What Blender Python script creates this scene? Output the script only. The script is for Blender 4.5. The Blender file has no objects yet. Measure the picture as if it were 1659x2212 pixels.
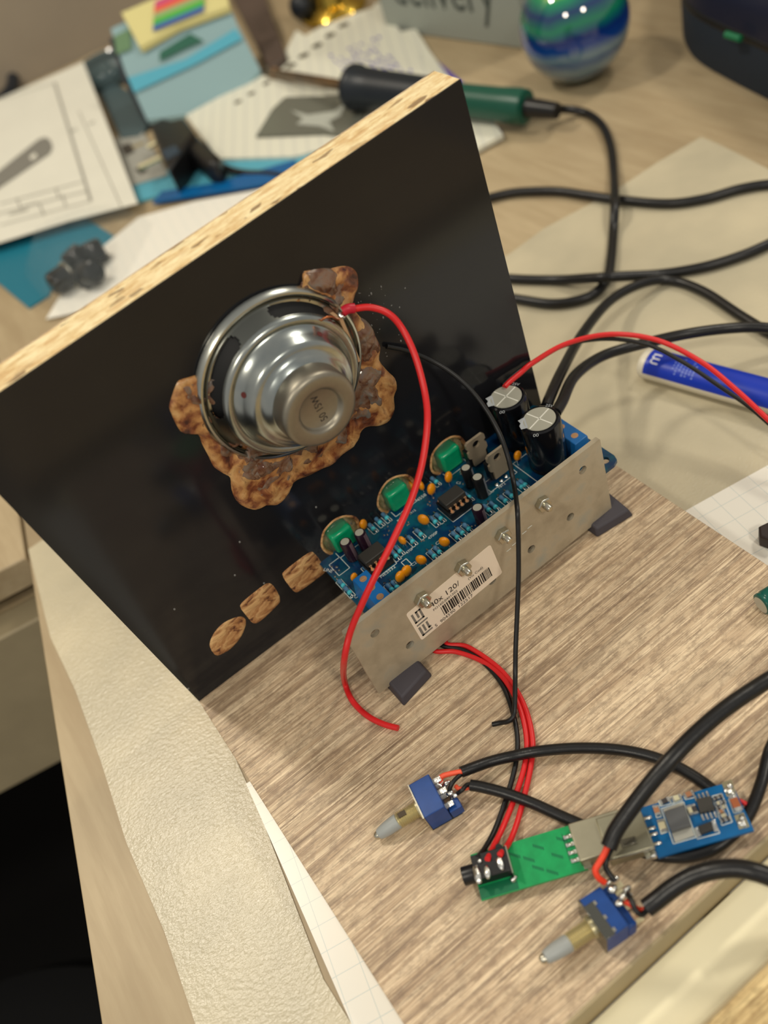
import bpy, math, random
from mathutils import Matrix, Vector, noise
random.seed(7)
S = 0.001                                   # everything below is written in millimetres
COL = bpy.context.scene.collection
# ------------------------------------------------------------------ camera model (measured from the photograph)
F = 1962.96; CX, CY = 829.5, 1106.0
RW = ((0.78762762, -0.54537044, -0.2867295), (-0.58237107, -0.50695851, -0.63548171), (0.20121298, 0.6675059, -0.7169025))
CAM = Vector((30.224, -252.864, 297.24))
def ray(px, py):
    a, b = (px-CX)/F, (py-CY)/F
    return Vector([RW[0][k]*a + RW[1][k]*b + RW[2][k] for k in range(3)])
def at(px, py, z=0.0):                      # point on the horizontal plane z
    d = ray(px, py); return CAM + d*((z-CAM.z)/d.z)
def aty(px, py, y=0.0):                     # point on the upright plane y
    d = ray(px, py); return CAM + d*((y-CAM.y)/d.y)
class Tilt:                                   # a tilted plane through three points, hit by the sight line of a pixel
    def __init__(s, a, b, c): s.o = a; s.n = (b-a).cross(c-a).normalized(); s.n = s.n if s.n.z > 0 else -s.n
    def __call__(s, px, py, off=0.0):
        d = ray(px, py); o = s.o+s.n*off; return CAM+d*((o-CAM).dot(s.n)/d.dot(s.n))
# ------------------------------------------------------------------ materials
def lin(c):
    return tuple((v/12.92 if v <= .04045 else ((v+.055)/1.055)**2.4) for v in c[:3]) + (1.0,)
def rgb(r, g, b): return lin((r/255., g/255., b/255.))
class NT:
    def __init__(s, name):
        s.m = bpy.data.materials.new(name); s.m.use_nodes = True
        s.t = s.m.node_tree; s.b = s.t.nodes['Principled BSDF']; s._c = None
    def n(s, typ, **kw):
        x = s.t.nodes.new(typ)
        for k, v in kw.items():
            if k.startswith('_'): setattr(x, k[1:], v)
            else: x.inputs[k.replace('__', ' ')].default_value = v
        return x
    def l(s, a, b): s.t.links.new(a, b)
    def co(s, scale=(1, 1, 1), rot=(0, 0, 0)):
        tc = s.n('ShaderNodeTexCoord'); mp = s.n('ShaderNodeMapping')
        mp.inputs['Scale'].default_value = scale; mp.inputs['Rotation'].default_value = rot
        s.l(tc.outputs['Object'], mp.inputs['Vector']); return mp.outputs[0]
    def noise(s, sc, scale=(1, 1, 1), detail=4, rough=.55, rot=(0, 0, 0), dist=0.0):
        x = s.n('ShaderNodeTexNoise', Scale=sc, Detail=detail, Roughness=rough, Distortion=dist)
        s.l(s.co(scale, rot), x.inputs['Vector']); return x.outputs['Fac']
    def ramp(s, fac, stops):
        r = s.n('ShaderNodeValToRGB'); e = r.color_ramp.elements
        while len(e) < len(stops): e.new(.5)
        for i, (p, c) in enumerate(stops):
            e[i].position = p; e[i].color = c if len(c) == 4 else tuple(c)+(1,)
        s.l(fac, r.inputs[0]); return r.outputs[0]
    def mix(s, fac, a, b, mode='MIX'):
        x = s.n('ShaderNodeMix', _data_type='RGBA', _blend_type=mode)
        for i, v in ((0, fac), (6, a), (7, b)):
            if isinstance(v, (float, int)): x.inputs[i].default_value = v
            elif isinstance(v, tuple): x.inputs[i].default_value = v
            else: s.l(v, x.inputs[i])
        return x.outputs[2]
    def bump(s, h, strength, dist):
        b = s.n('ShaderNodeBump', Strength=strength, Distance=dist); s.l(h, b.inputs['Height']); s.l(b.outputs[0], s.b.inputs['Normal'])
    def set(s, **kw):
        for k, v in kw.items():
            i = s.b.inputs[k.replace('__', ' ')]
            if hasattr(v, 'is_linked') or isinstance(v, bpy.types.NodeSocket): s.l(v, i)
            else: i.default_value = v
        return s
MATS = {}
def M(name, col=None, rough=.5, metal=0.0, var=0.0, vs=300., bump=0.0, bs=1500., coat=0.0, trans=0.0, alpha=1.0, ior=1.45, sss=0.0):
    if name in MATS: return MATS[name]
    t = NT(name); c = rgb(*col)
    if var:
        f = t.noise(vs, detail=5)
        lo = tuple(max(0, v*(1-var)) for v in c[:3])+(1,); hi = tuple(min(1, v*(1+var)) for v in c[:3])+(1,)
        t.set(Base__Color=t.ramp(f, [(.3, lo), (.7, hi)]))
    else: t.set(Base__Color=c)
    t.set(Roughness=rough, Metallic=metal, IOR=ior)
    if coat: t.set(Coat__Weight=coat, Coat__Roughness=.08)
    if trans: t.set(Transmission__Weight=trans)
    if alpha < 1: t.set(Alpha=alpha)
    if sss: t.set(Subsurface__Weight=sss, Subsurface__Scale=.002)
    if bump: t.bump(t.noise(bs, detail=3), bump, .0004)
    MATS[name] = t.m; return t.m
def wood(name, dark, mid, light, ang=0.0, warm=None):
    t = NT(name); R = (0, 0, ang)
    f1 = t.noise(1.0, (13, 520, 300), 10, .70, dist=.3, rot=R)          # streaks along the grain
    f2 = t.noise(1.0, (12, 75, 60), 5, .6, rot=R)                       # broad bands
    f3 = t.noise(1.0, (30, 1300, 900), 6, .65, rot=R)                   # fine pale lines
    f4 = t.noise(1.0, (170, 330, 240), 8, .78, rot=R)                   # rough mottling
    f5 = t.noise(1.0, (70, 2600, 900), 3, .6, rot=R)                    # fine dark pores
    c1 = t.ramp(f1, [(.38, dark), (.48, mid), (.58, light)])
    c2 = t.ramp(f2, [(.33, tuple(v*.56 for v in mid[:3])), (.5, mid[:3]), (.66, light[:3])])
    c = t.mix(.42, c1, c2)
    c = t.mix(t.ramp(f3, [(.54, (0, 0, 0)), (.61, (.85, .85, .85))]), c, tuple(min(1, v*1.12) for v in light[:3])+(1,))
    c = t.mix(t.ramp(f4, [(.42, (.42, .42, .42)), (.52, (0, 0, 0))]), c, dark)
    c = t.mix(t.ramp(f5, [(.36, (.5, .5, .5)), (.45, (0, 0, 0))]), c, tuple(v*.8 for v in dark[:3])+(1,))
    t.set(Base__Color=c, Roughness=.40)
    t.bump(f1, .35, .0006); return t.m
WOOD = wood('grey oak laminate', rgb(122, 100, 80), rgb(190, 163, 131), rgb(230, 208, 174))
WOOD2 = wood('yellow oak laminate', rgb(132, 106, 66), rgb(190, 160, 108), rgb(232, 208, 152), ang=.45)
t = NT('raw chipboard'); a = t.noise(1.0, (130, 420, 420), 5, .7); b = t.n('ShaderNodeTexVoronoi', Scale=1.0); t.l(t.co((170, 560, 560)), b.inputs['Vector'])
c = t.ramp(a, [(.26, rgb(160, 120, 76)), (.40, rgb(222, 192, 138)), (.60, rgb(244, 228, 182))])
v = t.n('ShaderNodeSeparateColor'); t.l(b.outputs['Color'], v.inputs[0])
c = t.mix(t.ramp(v.outputs[0], [(.0, (.6, .6, .6)), (.28, (.0, .0, .0))]), c, rgb(206, 166, 112))
c = t.mix(t.ramp(v.outputs[1], [(.93, (0, 0, 0)), (.97, (.8, .8, .8))]), c, rgb(120, 88, 56))
t.set(Base__Color=c, Roughness=.75); t.bump(a, .8, .0012); CHIP = t.m
t = NT('black melamine'); f = t.noise(9., detail=3); t.set(Base__Color=t.ramp(f, [(.3, rgb(24, 25, 28)), (.7, rgb(34, 34, 37))]), Roughness=.12, IOR=1.38)
BLACKLAM = t.m
t = NT('light oak desk laminate'); f = t.noise(1., (9, 3.2, 9), 6, .6, rot=(0, 0, .2)); g = t.noise(1., (150, 14, 150), 4, .6, rot=(0, 0, .2))
c = t.ramp(f, [(.28, rgb(140, 122, 94)), (.5, rgb(170, 152, 120)), (.72, rgb(196, 178, 144))]); c = t.mix(t.ramp(g, [(.4, (.3, .3, .3)), (.6, (0, 0, 0))]), c, rgb(146, 124, 92))
t.set(Base__Color=c, Roughness=.45); DESK = t.m
t = NT('burnt routed chipboard'); f = t.noise(120., detail=5, rough=.55, dist=.5); g = t.noise(1., (500, 160, 300), 5, .6, rot=(0, .5, .3))
c = t.ramp(f, [(.34, rgb(60, 24, 18)), (.43, rgb(128, 72, 42)), (.53, rgb(186, 134, 80)), (.7, rgb(216, 174, 116))])
c = t.mix(t.ramp(g, [(.3, (.6, .6, .6)), (.46, (0, 0, 0))]), c, rgb(96, 44, 28)); t.set(Base__Color=c, Roughness=.3); t.bump(f, .5, .0012); BURNT = t.m
t = NT('cut chipboard patch'); f = t.noise(1., (120, 200, 260), 6, .65, rot=(0, .6, 0), dist=.8)
c = t.ramp(f, [(.36, rgb(92, 50, 30)), (.44, rgb(176, 122, 74)), (.60, rgb(226, 182, 124))]); t.set(Base__Color=c, Roughness=.45); t.bump(f, .9, .0012); PATCH = t.m
t = NT('hot glue'); f = t.noise(180., detail=5, dist=1.); t.set(Base__Color=t.ramp(f, [(.35, rgb(112, 66, 42)), (.5, rgb(150, 116, 92)), (.66, rgb(142, 134, 124))]), Roughness=.13, Transmission__Weight=.35, IOR=1.5); t.bump(f, .25, .001); GLUE = t.m
t = NT('clear hot glue'); f = t.noise(300., detail=3, dist=.5); t.set(Base__Color=rgb(225, 225, 215), Roughness=.12, Transmission__Weight=.92, IOR=1.48, Alpha=.45); t.bump(f, .7, .001); CLEAR = t.m
t = NT('zinc plated steel'); f = t.noise(35., detail=4); t.set(Base__Color=t.ramp(f, [(.35, rgb(150, 158, 158)), (.65, rgb(190, 190, 180))]), Metallic=1.0, Roughness=.24); ZINC = t.m
t = NT('galvanised plate'); f = t.noise(70., detail=6, rough=.6); g = t.noise(900., detail=2)
t.set(Base__Color=t.ramp(f, [(.3, rgb(162, 150, 128)), (.55, rgb(186, 174, 150)), (.75, rgb(168, 168, 156))]), Metallic=.3, Roughness=t.ramp(f, [(.3, (.38,)*3), (.7, (.55,)*3)])); PLATE = t.m
t = NT('grey foam sheet'); f = t.noise(1., (560, 820, 640), 3, .6); g = t.noise(14., detail=3)
t.set(Base__Color=t.ramp(g, [(.35, rgb(182, 174, 150)), (.65, rgb(202, 192, 164))]), Roughness=.25, IOR=1.5); t.bump(f, .26, .001); FOAM = t.m
t = NT('epoxy solder mask'); f = t.noise(120., detail=3); t.set(Base__Color=t.ramp(f, [(.4, rgb(6, 50, 90)), (.6, rgb(8, 84, 104))]), Roughness=.25); PCBM = t.m
WHITE = M('white print', (215, 222, 215), .6)
BLK = M('black cable pvc', (22, 22, 23), .34, bump=.15, bs=900)
BLKT = M('thin black insulation', (20, 20, 20), .4)
RED = M('red insulation', (214, 34, 36), .36)
SALM = M('salmon insulation', (244, 92, 60), .4)
SOLD = M('solder', (215, 215, 210), .22, 1.0, bump=.5, bs=900)
COPP = M('copper', (206, 128, 84), .3, 1.0)
BRASS = M('brass', (218, 208, 170), .3, .7)
NICK = M('nickel', (196, 192, 176), .25, 1.0)
PLBLK = M('black plastic', (20, 20, 21), .35)
RUBG = M('grey rubber', (66, 62, 68), .6)
PAPER = M('white paper', (222, 220, 206), .6, var=.03, vs=20)
YEL = M('yellow ceramic', (236, 148, 14), .3)
CYAN = M('light blue resistor body', (78, 122, 156), .3)
CYANB = M('blue band', (70, 190, 205), .3)
GRNP = M('green pot shell', (10, 160, 108), .22, var=.15, vs=150)
BLUET = M('blue terminal plastic', (24, 104, 172), .35)
BLUES = M('blue switch body', (18, 66, 136), .35, var=.1)
PURP = M('dark violet sleeve', (40, 22, 36), .22)
SILV = M('brushed aluminium', (190, 188, 176), .4, .4)
GPCB = M('bright green solder mask', (18, 150, 84), .3, var=.15, vs=250)
BPCB = M('bright blue solder mask', (4, 92, 148), .28, var=.08, vs=250)
DARKCHIP = M('black epoxy chip', (52, 50, 46), .5)
INK = M('black ink', (40, 36, 34), .6)
LBL = M('cream label paper', (246, 230, 208), .6)
PIN = M('copper pin', (206, 164, 126), .35, .6)
# ------------------------------------------------------------------ mesh builder
def frame(o, x, z=None):                     # local frame with X axis along x, Z as near z as possible
    x = Vector(x).normalized(); z = Vector(z or (0, 0, 1)); y = z.cross(x).normalized(); z = x.cross(y)
    m = Matrix.Identity(4)
    for i, v in enumerate((x, y, z)):
        for k in range(3): m[k][i] = v[k]
    m.translation = Vector(o); return m
def TR(x, y, z, a=0.0): return Matrix.Translation((x, y, z)) @ Matrix.Rotation(math.radians(a), 4, 'Z')
def upright(o, yaw=0.0):                     # local XY plane stands upright facing -y, local z points at the viewer side
    m = Matrix(((1, 0, 0, 0), (0, 0, -1, 0), (0, 1, 0, 0), (0, 0, 0, 1)))
    return Matrix.Translation(o) @ Matrix.Rotation(math.radians(yaw), 4, 'Z') @ m
_txt = {}
def curve_mesh(cu):
    ob = bpy.data.objects.new('tmp', cu); COL.objects.link(ob); bpy.context.view_layer.update()
    dg = bpy.context.evaluated_depsgraph_get(); me = bpy.data.meshes.new_from_object(ob.evaluated_get(dg))
    out = ([v.co.copy() for v in me.vertices], [tuple(p.vertices) for p in me.polygons])
    bpy.data.objects.remove(ob); bpy.data.meshes.remove(me); bpy.data.curves.remove(cu); return out
def smooth_path(pts, n=8):
    pts = [Vector(p) for p in pts]; out = []
    P = [pts[0]*2-pts[1]] + pts + [pts[-1]*2-pts[-2]]
    for i in range(1, len(P)-2):
        a, b, c, d = P[i-1:i+3]
        for k in range(n):
            t = k/n
            out.append(.5*((2*b)+(c-a)*t+(2*a-5*b+4*c-d)*t*t+(3*b-a-3*c+d)*t**3))
    out.append(pts[-1]); return out
class MB:
    def __init__(s, T=None): s.v = []; s.f = []; s.mi = []; s.T = T or Matrix.Identity(4)
    def add(s, vs, fs, mi=0, T=None):
        o = len(s.v); T = T or s.T
        s.v += [T @ Vector(p) for p in vs]; s.f += [tuple(i+o for i in f) for f in fs]; s.mi += [mi]*len(fs); return s
    def box(s, x0, x1, y0, y1, z0, z1, mi=0, T=None):
        v = [(x, y, z) for z in (z0, z1) for y in (y0, y1) for x in (x0, x1)]
        return s.add(v, [(0, 2, 3, 1), (4, 5, 7, 6), (0, 1, 5, 4), (1, 3, 7, 5), (3, 2, 6, 7), (2, 0, 4, 6)], mi, T)
    def hexa(s, b, t, mi=0):                  # bottom quad b, top quad t
        return s.add(list(b)+list(t), [(3, 2, 1, 0), (4, 5, 6, 7), (0, 1, 5, 4), (1, 2, 6, 5), (2, 3, 7, 6), (3, 0, 4, 7)], mi)
    def prism(s, pts, z0, z1, mi=0):
        n = len(pts); v = [(p[0], p[1], z0) for p in pts]+[(p[0], p[1], z1) for p in pts]
        return s.add(v, [tuple(range(n-1, -1, -1)), tuple(range(n, 2*n))]+[(i, (i+1) % n, n+(i+1) % n, n+i) for i in range(n)], mi)
    def lathe(s, prof, p0=(0, 0, 0), ax=(0, 0, 1), n=32, mi=0):
        ax = Vector(ax).normalized(); u = ax.orthogonal().normalized(); w = ax.cross(u); p0 = Vector(p0)
        v = []; f = []
        for r, h in prof:
            for k in range(n):
                a = 2*math.pi*k/n; v.append(p0+ax*h+(u*math.cos(a)+w*math.sin(a))*r)
        for j in range(len(prof)-1):
            for k in range(n):
                k2 = (k+1) % n; f.append((j*n+k, j*n+k2, (j+1)*n+k2, (j+1)*n+k))
        if prof[0][0] > 1e-6: f.append(tuple(range(n-1, -1, -1)))
        if prof[-1][0] > 1e-6: f.append(tuple((len(prof)-1)*n+k for k in range(n)))
        return s.add(v, f, mi)
    def cyl(s, p0, p1, r, r1=None, n=24, mi=0, c=0.0):
        p0 = Vector(p0); p1 = Vector(p1); h = (p1-p0).length; r1 = r if r1 is None else r1
        pr = [(r, 0), (r1, h)] if not c else [(r-c, 0), (r, c), (r1, h-c), (r1-c, h)]
        return s.lathe(pr, p0, p1-p0, n, mi)
    def tube(s, pts, r, n=12, mi=0, sm=8, r1=None):
        P = smooth_path(pts, sm) if sm else [Vector(p) for p in pts]
        v = []; f = []; t = (P[1]-P[0]).normalized(); u = t.orthogonal().normalized()
        for i, p in enumerate(P):
            t2 = ((P[min(i+1, len(P)-1)]-P[max(i-1, 0)])).normalized()
            u = (u - t2*u.dot(t2)).normalized(); w = t2.cross(u)
            rr = r if r1 is None else r+(r1-r)*i/(len(P)-1)
            for k in range(n):
                a = 2*math.pi*k/n; v.append(p+(u*math.cos(a)+w*math.sin(a))*rr)
        for i in range(len(P)-1):
            for k in range(n):
                k2 = (k+1) % n; f.append((i*n+k, i*n+k2, (i+1)*n+k2, (i+1)*n+k))
        f += [tuple(range(n-1, -1, -1)), tuple((len(P)-1)*n+k for k in range(n))]
        return s.add(v, f, mi)
    def ball(s, c, r, sc=(1, 1, 1), n=16, mi=0, lump=0.0, fr=.3):
        v = []; f = []; m = n//2; c = Vector(c)
        for j in range(m+1):
            th = math.pi*j/m
            for k in range(n):
                ph = 2*math.pi*k/n
                d = Vector((math.sin(th)*math.cos(ph), math.sin(th)*math.sin(ph), math.cos(th)))
                q = 1+(lump*noise.noise((c+d*r)*fr) if lump else 0)
                v.append(c+Vector((d.x*sc[0], d.y*sc[1], d.z*sc[2]))*r*q)
        for j in range(m):
            for k in range(n):
                k2 = (k+1) % n; f.append((j*n+k, (j+1)*n+k, (j+1)*n+k2, j*n+k2))
        return s.add(v, f, mi)
    def text(s, body, size, x=0, y=0, mi=0, z=.04, T=None, a=0.0, align='LEFT', sx=1.0):
        key = (body, align)
        if key not in _txt:
            cu = bpy.data.curves.new('t', 'FONT'); cu.body = body; cu.size = 1.0; cu.align_x = align; cu.resolution_u = 3
            _txt[key] = curve_mesh(cu)
        vs, fs = _txt[key]; R = Matrix.Translation((x, y, z)) @ Matrix.Rotation(math.radians(a), 4, 'Z') @ Matrix.Diagonal((size*sx, size, 1, 1))
        return s.add([R @ p for p in vs], fs, mi, T)
    def flat(s, outline, holes, z0, z1, mi=0, T=None):   # plate with holes
        cu = bpy.data.curves.new('p', 'CURVE'); cu.dimensions = '2D'; cu.fill_mode = 'BOTH'; cu.extrude = (z1-z0)/2
        for pl in [outline]+list(holes):
            sp = cu.splines.new('POLY'); sp.points.add(len(pl)-1); sp.use_cyclic_u = True
            for q, p in zip(sp.points, pl): q.co = (p[0], p[1], 0, 1)
        vs, fs = curve_mesh(cu); return s.add([Vector((p.x, p.y, p.z+(z0+z1)/2)) for p in vs], fs, mi, T)
def circ(x, y, r, n=28): return [(x+r*math.cos(2*math.pi*k/n), y+r*math.sin(2*math.pi*k/n)) for k in range(n)]
def rrect(x0, x1, y0, y1, r, n=5):
    out = []
    for cx, cy, a0 in ((x1-r, y1-r, 0), (x0+r, y1-r, 90), (x0+r, y0+r, 180), (x1-r, y0+r, 270)):
        for k in range(n+1):
            a = math.radians(a0+90*k/n); out.append((cx+r*math.cos(a), cy+r*math.sin(a)))
    return out
ORG = {}
import bmesh
def thing(name, label, cat, loc=(0, 0, 0), group=None):
    o = bpy.data.objects.new(name, None); COL.objects.link(o); o.empty_display_size = .01
    loc = Vector(loc); ORG[o.name] = loc; o.location = loc*S
    o['label'] = label; o['category'] = cat
    if group: o['group'] = group
    return o
def part(name, mb, mats, parent=None, label=None, smooth=True, bevel=0.0, kind=None, angle=35, fix=True):
    if not isinstance(mats, (list, tuple)): mats = [mats]
    xs = [p.x for p in mb.v]; ys = [p.y for p in mb.v]; zs = [p.z for p in mb.v]
    o3 = Vector(((min(xs)+max(xs))/2, (min(ys)+max(ys))/2, min(zs)))
    me = bpy.data.meshes.new(name); me.from_pydata([(p-o3)*S for p in mb.v], [], mb.f)
    for m in mats: me.materials.append(m)
    for p, mi in zip(me.polygons, mb.mi): p.material_index = mi
    if fix:
        bm = bmesh.new(); bm.from_mesh(me); bmesh.ops.recalc_face_normals(bm, faces=bm.faces); bm.to_mesh(me); bm.free()
    if smooth:
        for p in me.polygons: p.use_smooth = True
        me.set_sharp_from_angle(angle=math.radians(angle))
    me.update()
    ob = bpy.data.objects.new(name, me); COL.objects.link(ob)
    ORG[ob.name] = o3
    if parent: ob.parent = parent; ob.location = (o3-ORG[parent.name])*S
    else: ob.location = o3*S
    if label: ob['label'] = label
    if kind: ob['kind'] = kind
    if bevel:
        b = ob.modifiers.new('bevel', 'BEVEL'); b.width = bevel*S; b.segments = 2; b.limit_method = 'ANGLE'; b.angle_limit = math.radians(40)
    return ob
def solo(name, label, cat, mb, mats, group=None, **kw):
    ob = part(name, mb, mats, None, label, **kw); ob['category'] = cat
    if group: ob['group'] = group
    return ob
def sheet(pts, th, z=None):                   # flat sheet, corners given as world points (with own heights)
    mb = MB(); n = len(pts); P = [Vector(p) for p in pts]
    mb.add(P+[p+Vector((0, 0, th)) for p in P], [tuple(range(n-1, -1, -1)), tuple(range(n, 2*n))]+[(i, (i+1) % n, n+(i+1) % n, n+i) for i in range(n)]); return mb
# ================================================================== base board and panel
mb = MB().box(0, 200, -181, 16, -16, 0)
base = solo('base_board', 'thick wood-effect laminated board lying flat under the circuit boards and black panel', 'board', mb, [WOOD], bevel=.3)
EDGE = M('olive edge banding', (168, 152, 118), .5, var=.08, vs=60)
part('edge_band', MB().box(0, 200, -182, -181, -16, -.1), [EDGE], base, 'olive beige edging strip on the near edge of the board')
OUT = [(0, 0), (193, 0), (190, 168.7), (-4.2, 162.2)]
POTX = (85.5, 114.5, 142.5)
HOLES = [circ(x, 30, 8.6) for x in POTX] + [circ(92.7, 112.5, 27, 40)]
T0 = upright((0, 0, 0))
panel = thing('chipboard_panel', 'upright chipboard panel with glossy black face and raw top edge', 'panel', (95, 7, 0))
part('chipboard_core', MB(T0).flat(OUT, HOLES, -14.4, -.7), [CHIP], panel, 'raw pale chipboard core', angle=20)
part('black_face', MB(T0).flat(OUT, HOLES, -.7, 0), [BLACKLAM], panel, 'glossy black laminate face', smooth=False)
part('back_face', MB(T0).flat(OUT, HOLES, -15.1, -14.4), [WOOD], panel, smooth=False)
def lump_patch(out, h, seed, rings=9, cen=None, inner=0.0, edge=.35, fr=.16, sm=4, amp=.5):
    P = [Vector((p[0], p[1], 0)) for p in out]
    P = smooth_path(P+[P[0]], sm)[:-1]; n = len(P)
    c = Vector((cen[0], cen[1], 0)) if cen else sum(P, Vector())/n
    mb = MB(T0); v = []; f = []
    for j in range(rings+1):
        t = inner+(1-inner)*j/rings
        for p in P:
            q = c+(p-c)*t
            e = max(0.0, (1-t)/(1-edge)) if t > edge else 1.0
            hh = h*min(1, e**.35)*(.72+amp*noise.noise(Vector((q.x*fr, q.y*fr, seed)))+amp*.36*noise.noise(Vector((q.x*fr*3.2, q.y*fr*3.2, seed))))
            v.append((q.x, q.y, max(hh, .25) if j < rings else -.3))
    for j in range(rings):
        for k in range(n):
            k2 = (k+1) % n; f.append((j*n+k, j*n+k2, (j+1)*n+k2, (j+1)*n+k))
    if inner == 0: pass
    else: f.append(tuple(range(n-1, -1, -1)))
    return mb.add(v, f)
for lab, o in (('oval routed patch at the lower left', [(16.2, 20), (17.5, 24.6), (22, 28.5), (28, 29.6), (34.3, 26.8), (35, 22.2), (30, 16.6), (23, 14.2), (17, 15.6)]),
          ('middle rectangular routed patch', [(35.2, 30), (37, 32.8), (48.8, 33.5), (51.7, 31), (51.8, 24), (51.1, 20.5), (49, 18.4), (39, 16.8), (35.9, 18.6), (35.4, 25)]),
          ('routed patch beside the pots', [(56.2, 30.5), (58, 33), (70.5, 33.2), (73, 30), (73.5, 20), (72, 17), (60, 17), (57, 18.9), (56.2, 26)])):
    part('routed_patch', lump_patch(o, .8, o[0][0], inner=.02), [PATCH], panel, lab, angle=60)
def c4(x, y): p = aty(350+x/2.765, 550+y/2.765, 0); return (p.x, p.z)
big = [(840, 170), (850, 95), (960, 92), (1050, 68), (1120, 68), (1165, 105), (1172, 165), (1150, 240), (1135, 300), (1190, 375), (1250, 430), (1285, 500), (1308, 560), (1300, 630), (1345, 690), (1395, 740), (1405, 800),
       (1388, 850), (1392, 930), (1362, 985), (1310, 1022), (1235, 1025), (1195, 1050), (1172, 1110), (1130, 1160), (1085, 1195), (1010, 1262), (960, 1280), (880, 1322), (785, 1362), (768, 1400), (740, 1450), (690, 1498), (620, 1502), (560, 1528),
       (490, 1510), (440, 1470), (412, 1400), (405, 1335), (365, 1310), (305, 1268), (275, 1205), (236, 1130), (212, 1075), (135, 1070), (95, 1040), (45, 935), (45, 880), (75, 790), (100, 750), (170, 728), (245, 690), (300, 540), (420, 390), (600, 262), (760, 225)]
part('routed_recess', lump_patch([c4(*p) for p in big], 2.6, 3.1, rings=14, cen=(92.7, 112.5), inner=.62, edge=.9, fr=.2, sm=3), [BURNT], panel, 'burnt orange brown routed wood around the loudspeaker', angle=60)
for k, (o, h) in enumerate((([(400, 1150), (430, 1240), (470, 1290), (520, 1340), (600, 1330), (660, 1290), (720, 1240), (640, 1215), (520, 1200)], 4.2),
             ([(1130, 700), (1150, 800), (1150, 900), (1180, 960), (1230, 930), (1230, 830), (1290, 740), (1300, 660), (1200, 640)], 4.2),
             ([(840, 100), (850, 170), (920, 230), (1020, 270), (1080, 240), (1060, 160), (1030, 90), (950, 80)], 4.0),
             ([(1090, 380), (1110, 480), (1160, 560), (1185, 640), (1240, 640), (1300, 570), (1270, 480), (1230, 400), (1150, 360)], 4.6),
             ([(100, 770), (150, 850), (190, 960), (215, 1040), (250, 1060), (240, 880), (232, 720), (170, 735)], 3.6))):
    part('glue_blob', lump_patch([c4(*p) for p in o], h, k*2.3+1, rings=8, inner=.03, edge=.2, fr=.2, amp=.4), [GLUE], panel, ['translucent grey brown glue under the loudspeaker', 'translucent glue at the lower right of the loudspeaker', 'grey glue lump above the loudspeaker', 'grey glue lump beside the loudspeaker terminals', 'grey glue lump at the left of the loudspeaker'][k], angle=60)
cpt = Vector((92.7, 112.5, 0)); gpts = []
for k, p in enumerate(big):
    q = Vector((*c4(*p), 0)); gpts.append(tuple((cpt+(q-cpt)*(.86+.05*math.sin(k*1.9)))[:2]))
part('glue_ring', lump_patch(gpts, 3.4, 8.8, rings=12, cen=(92.7, 112.5), inner=.78, edge=.8, fr=.22, sm=3, amp=.9), [GLUE], panel, 'brown tinted translucent glue round the loudspeaker', angle=60)
sp_ = MB(T0)                                                        # splashes of clear glue dried on the black face
for k in range(42):
    x, y = 1130+random.random()*330, 180+random.random()*430
    p = c4(x, y); r = random.uniform(.12, .36); sp_.ball((p[0], p[1], 0), r, (1, random.uniform(.6, 2), .5), 8)
for x, y in ((560, 345), (735, 600), (1110, 130), (190, 1250), (525, 550), (90, 760), (1360, 230)):
    p = aty(350+x*.3, 1050+y*.35, 0); sp_.ball((p.x, p.z, 0), .45, (1, 1.4, .5), 8)
part('glue_splash', sp_, [M('glue speck', (120, 120, 118), .15)], panel, kind='stuff')
for x in POTX:
    mb = MB(T0); n = 40; v = []; f = []
    for j, (r, w) in enumerate(((8.0, -6), (8.3, -.2), (8.9, .35), (9.6, .0))):
        for k in range(n):
            a = 2*math.pi*k/n; q = r*(1+.05*noise.noise(Vector((math.cos(a)*2, math.sin(a)*2, x)))); v.append((x+q*math.cos(a), 30+q*math.sin(a), w))
    for j in range(3):
        for k in range(n): f.append((j*n+k, j*n+(k+1) % n, (j+1)*n+(k+1) % n, (j+1)*n+k))
    part('drilled_hole_rim', mb.add(v, f), [PATCH], panel, fix=False)
# ================================================================== loudspeaker
SC = (92.7, 112.5)
TS = upright((SC[0], 0, SC[1]))
spk = thing('loudspeaker', 'small round silver loudspeaker glued to the black panel', 'loudspeaker', (SC[0], 0, SC[1]-31))
part('rim', MB(TS).lathe([(29.4, .2), (32.0, .2), (32.2, .9), (31.6, 2.4), (30.9, 3.2), (30.2, 3.3), (29.6, 2.9), (29.2, 2.0), (28.4, 2.2)], n=72), [ZINC], spk, 'silver flange rim', fix=False)
mb = MB(TS); n = 288; pr = [(29.3, 2.1), (28.9, 2.9)]+[(28.6-2.7*k/10, 3.3+5.6*k/10) for k in range(11)]+[(25.4, 9.8)]; v = []; f = []
for r, h in pr:
    for k in range(n): a = 2*math.pi*k/n; v.append((r*math.cos(a), r*math.sin(a), h))
for j in range(len(pr)-1):
    for k in range(n):
        a = (k+.5)*360/n
        u = (j+.5-7)/4.6
        if abs(u) < 1 and any(abs((a-c+180) % 360-180) < 26+5.5*math.sqrt(1-u*u) for c in (140, 50, 320, 230)): continue
        k2 = (k+1) % n; f.append((j*n+k, j*n+k2, (j+1)*n+k2, (j+1)*n+k))
part('basket', mb.add(v, f), [M('plated steel with dark reflection', (116, 118, 112), .3, 1.0)], spk, 'pressed steel basket with four curved slots', fix=False)  # plated steel, its colour darkened to carry the black panel's reflection
part('cone_back', MB(TS).lathe([(30.5, .35), (28.6, 1.0), (25.4, 4.2), (22, 8.0), (10, 8.4)], n=48), [M('black paper cone', (10, 10, 11), .6)], spk, 'black cone seen through the slots')
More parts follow.
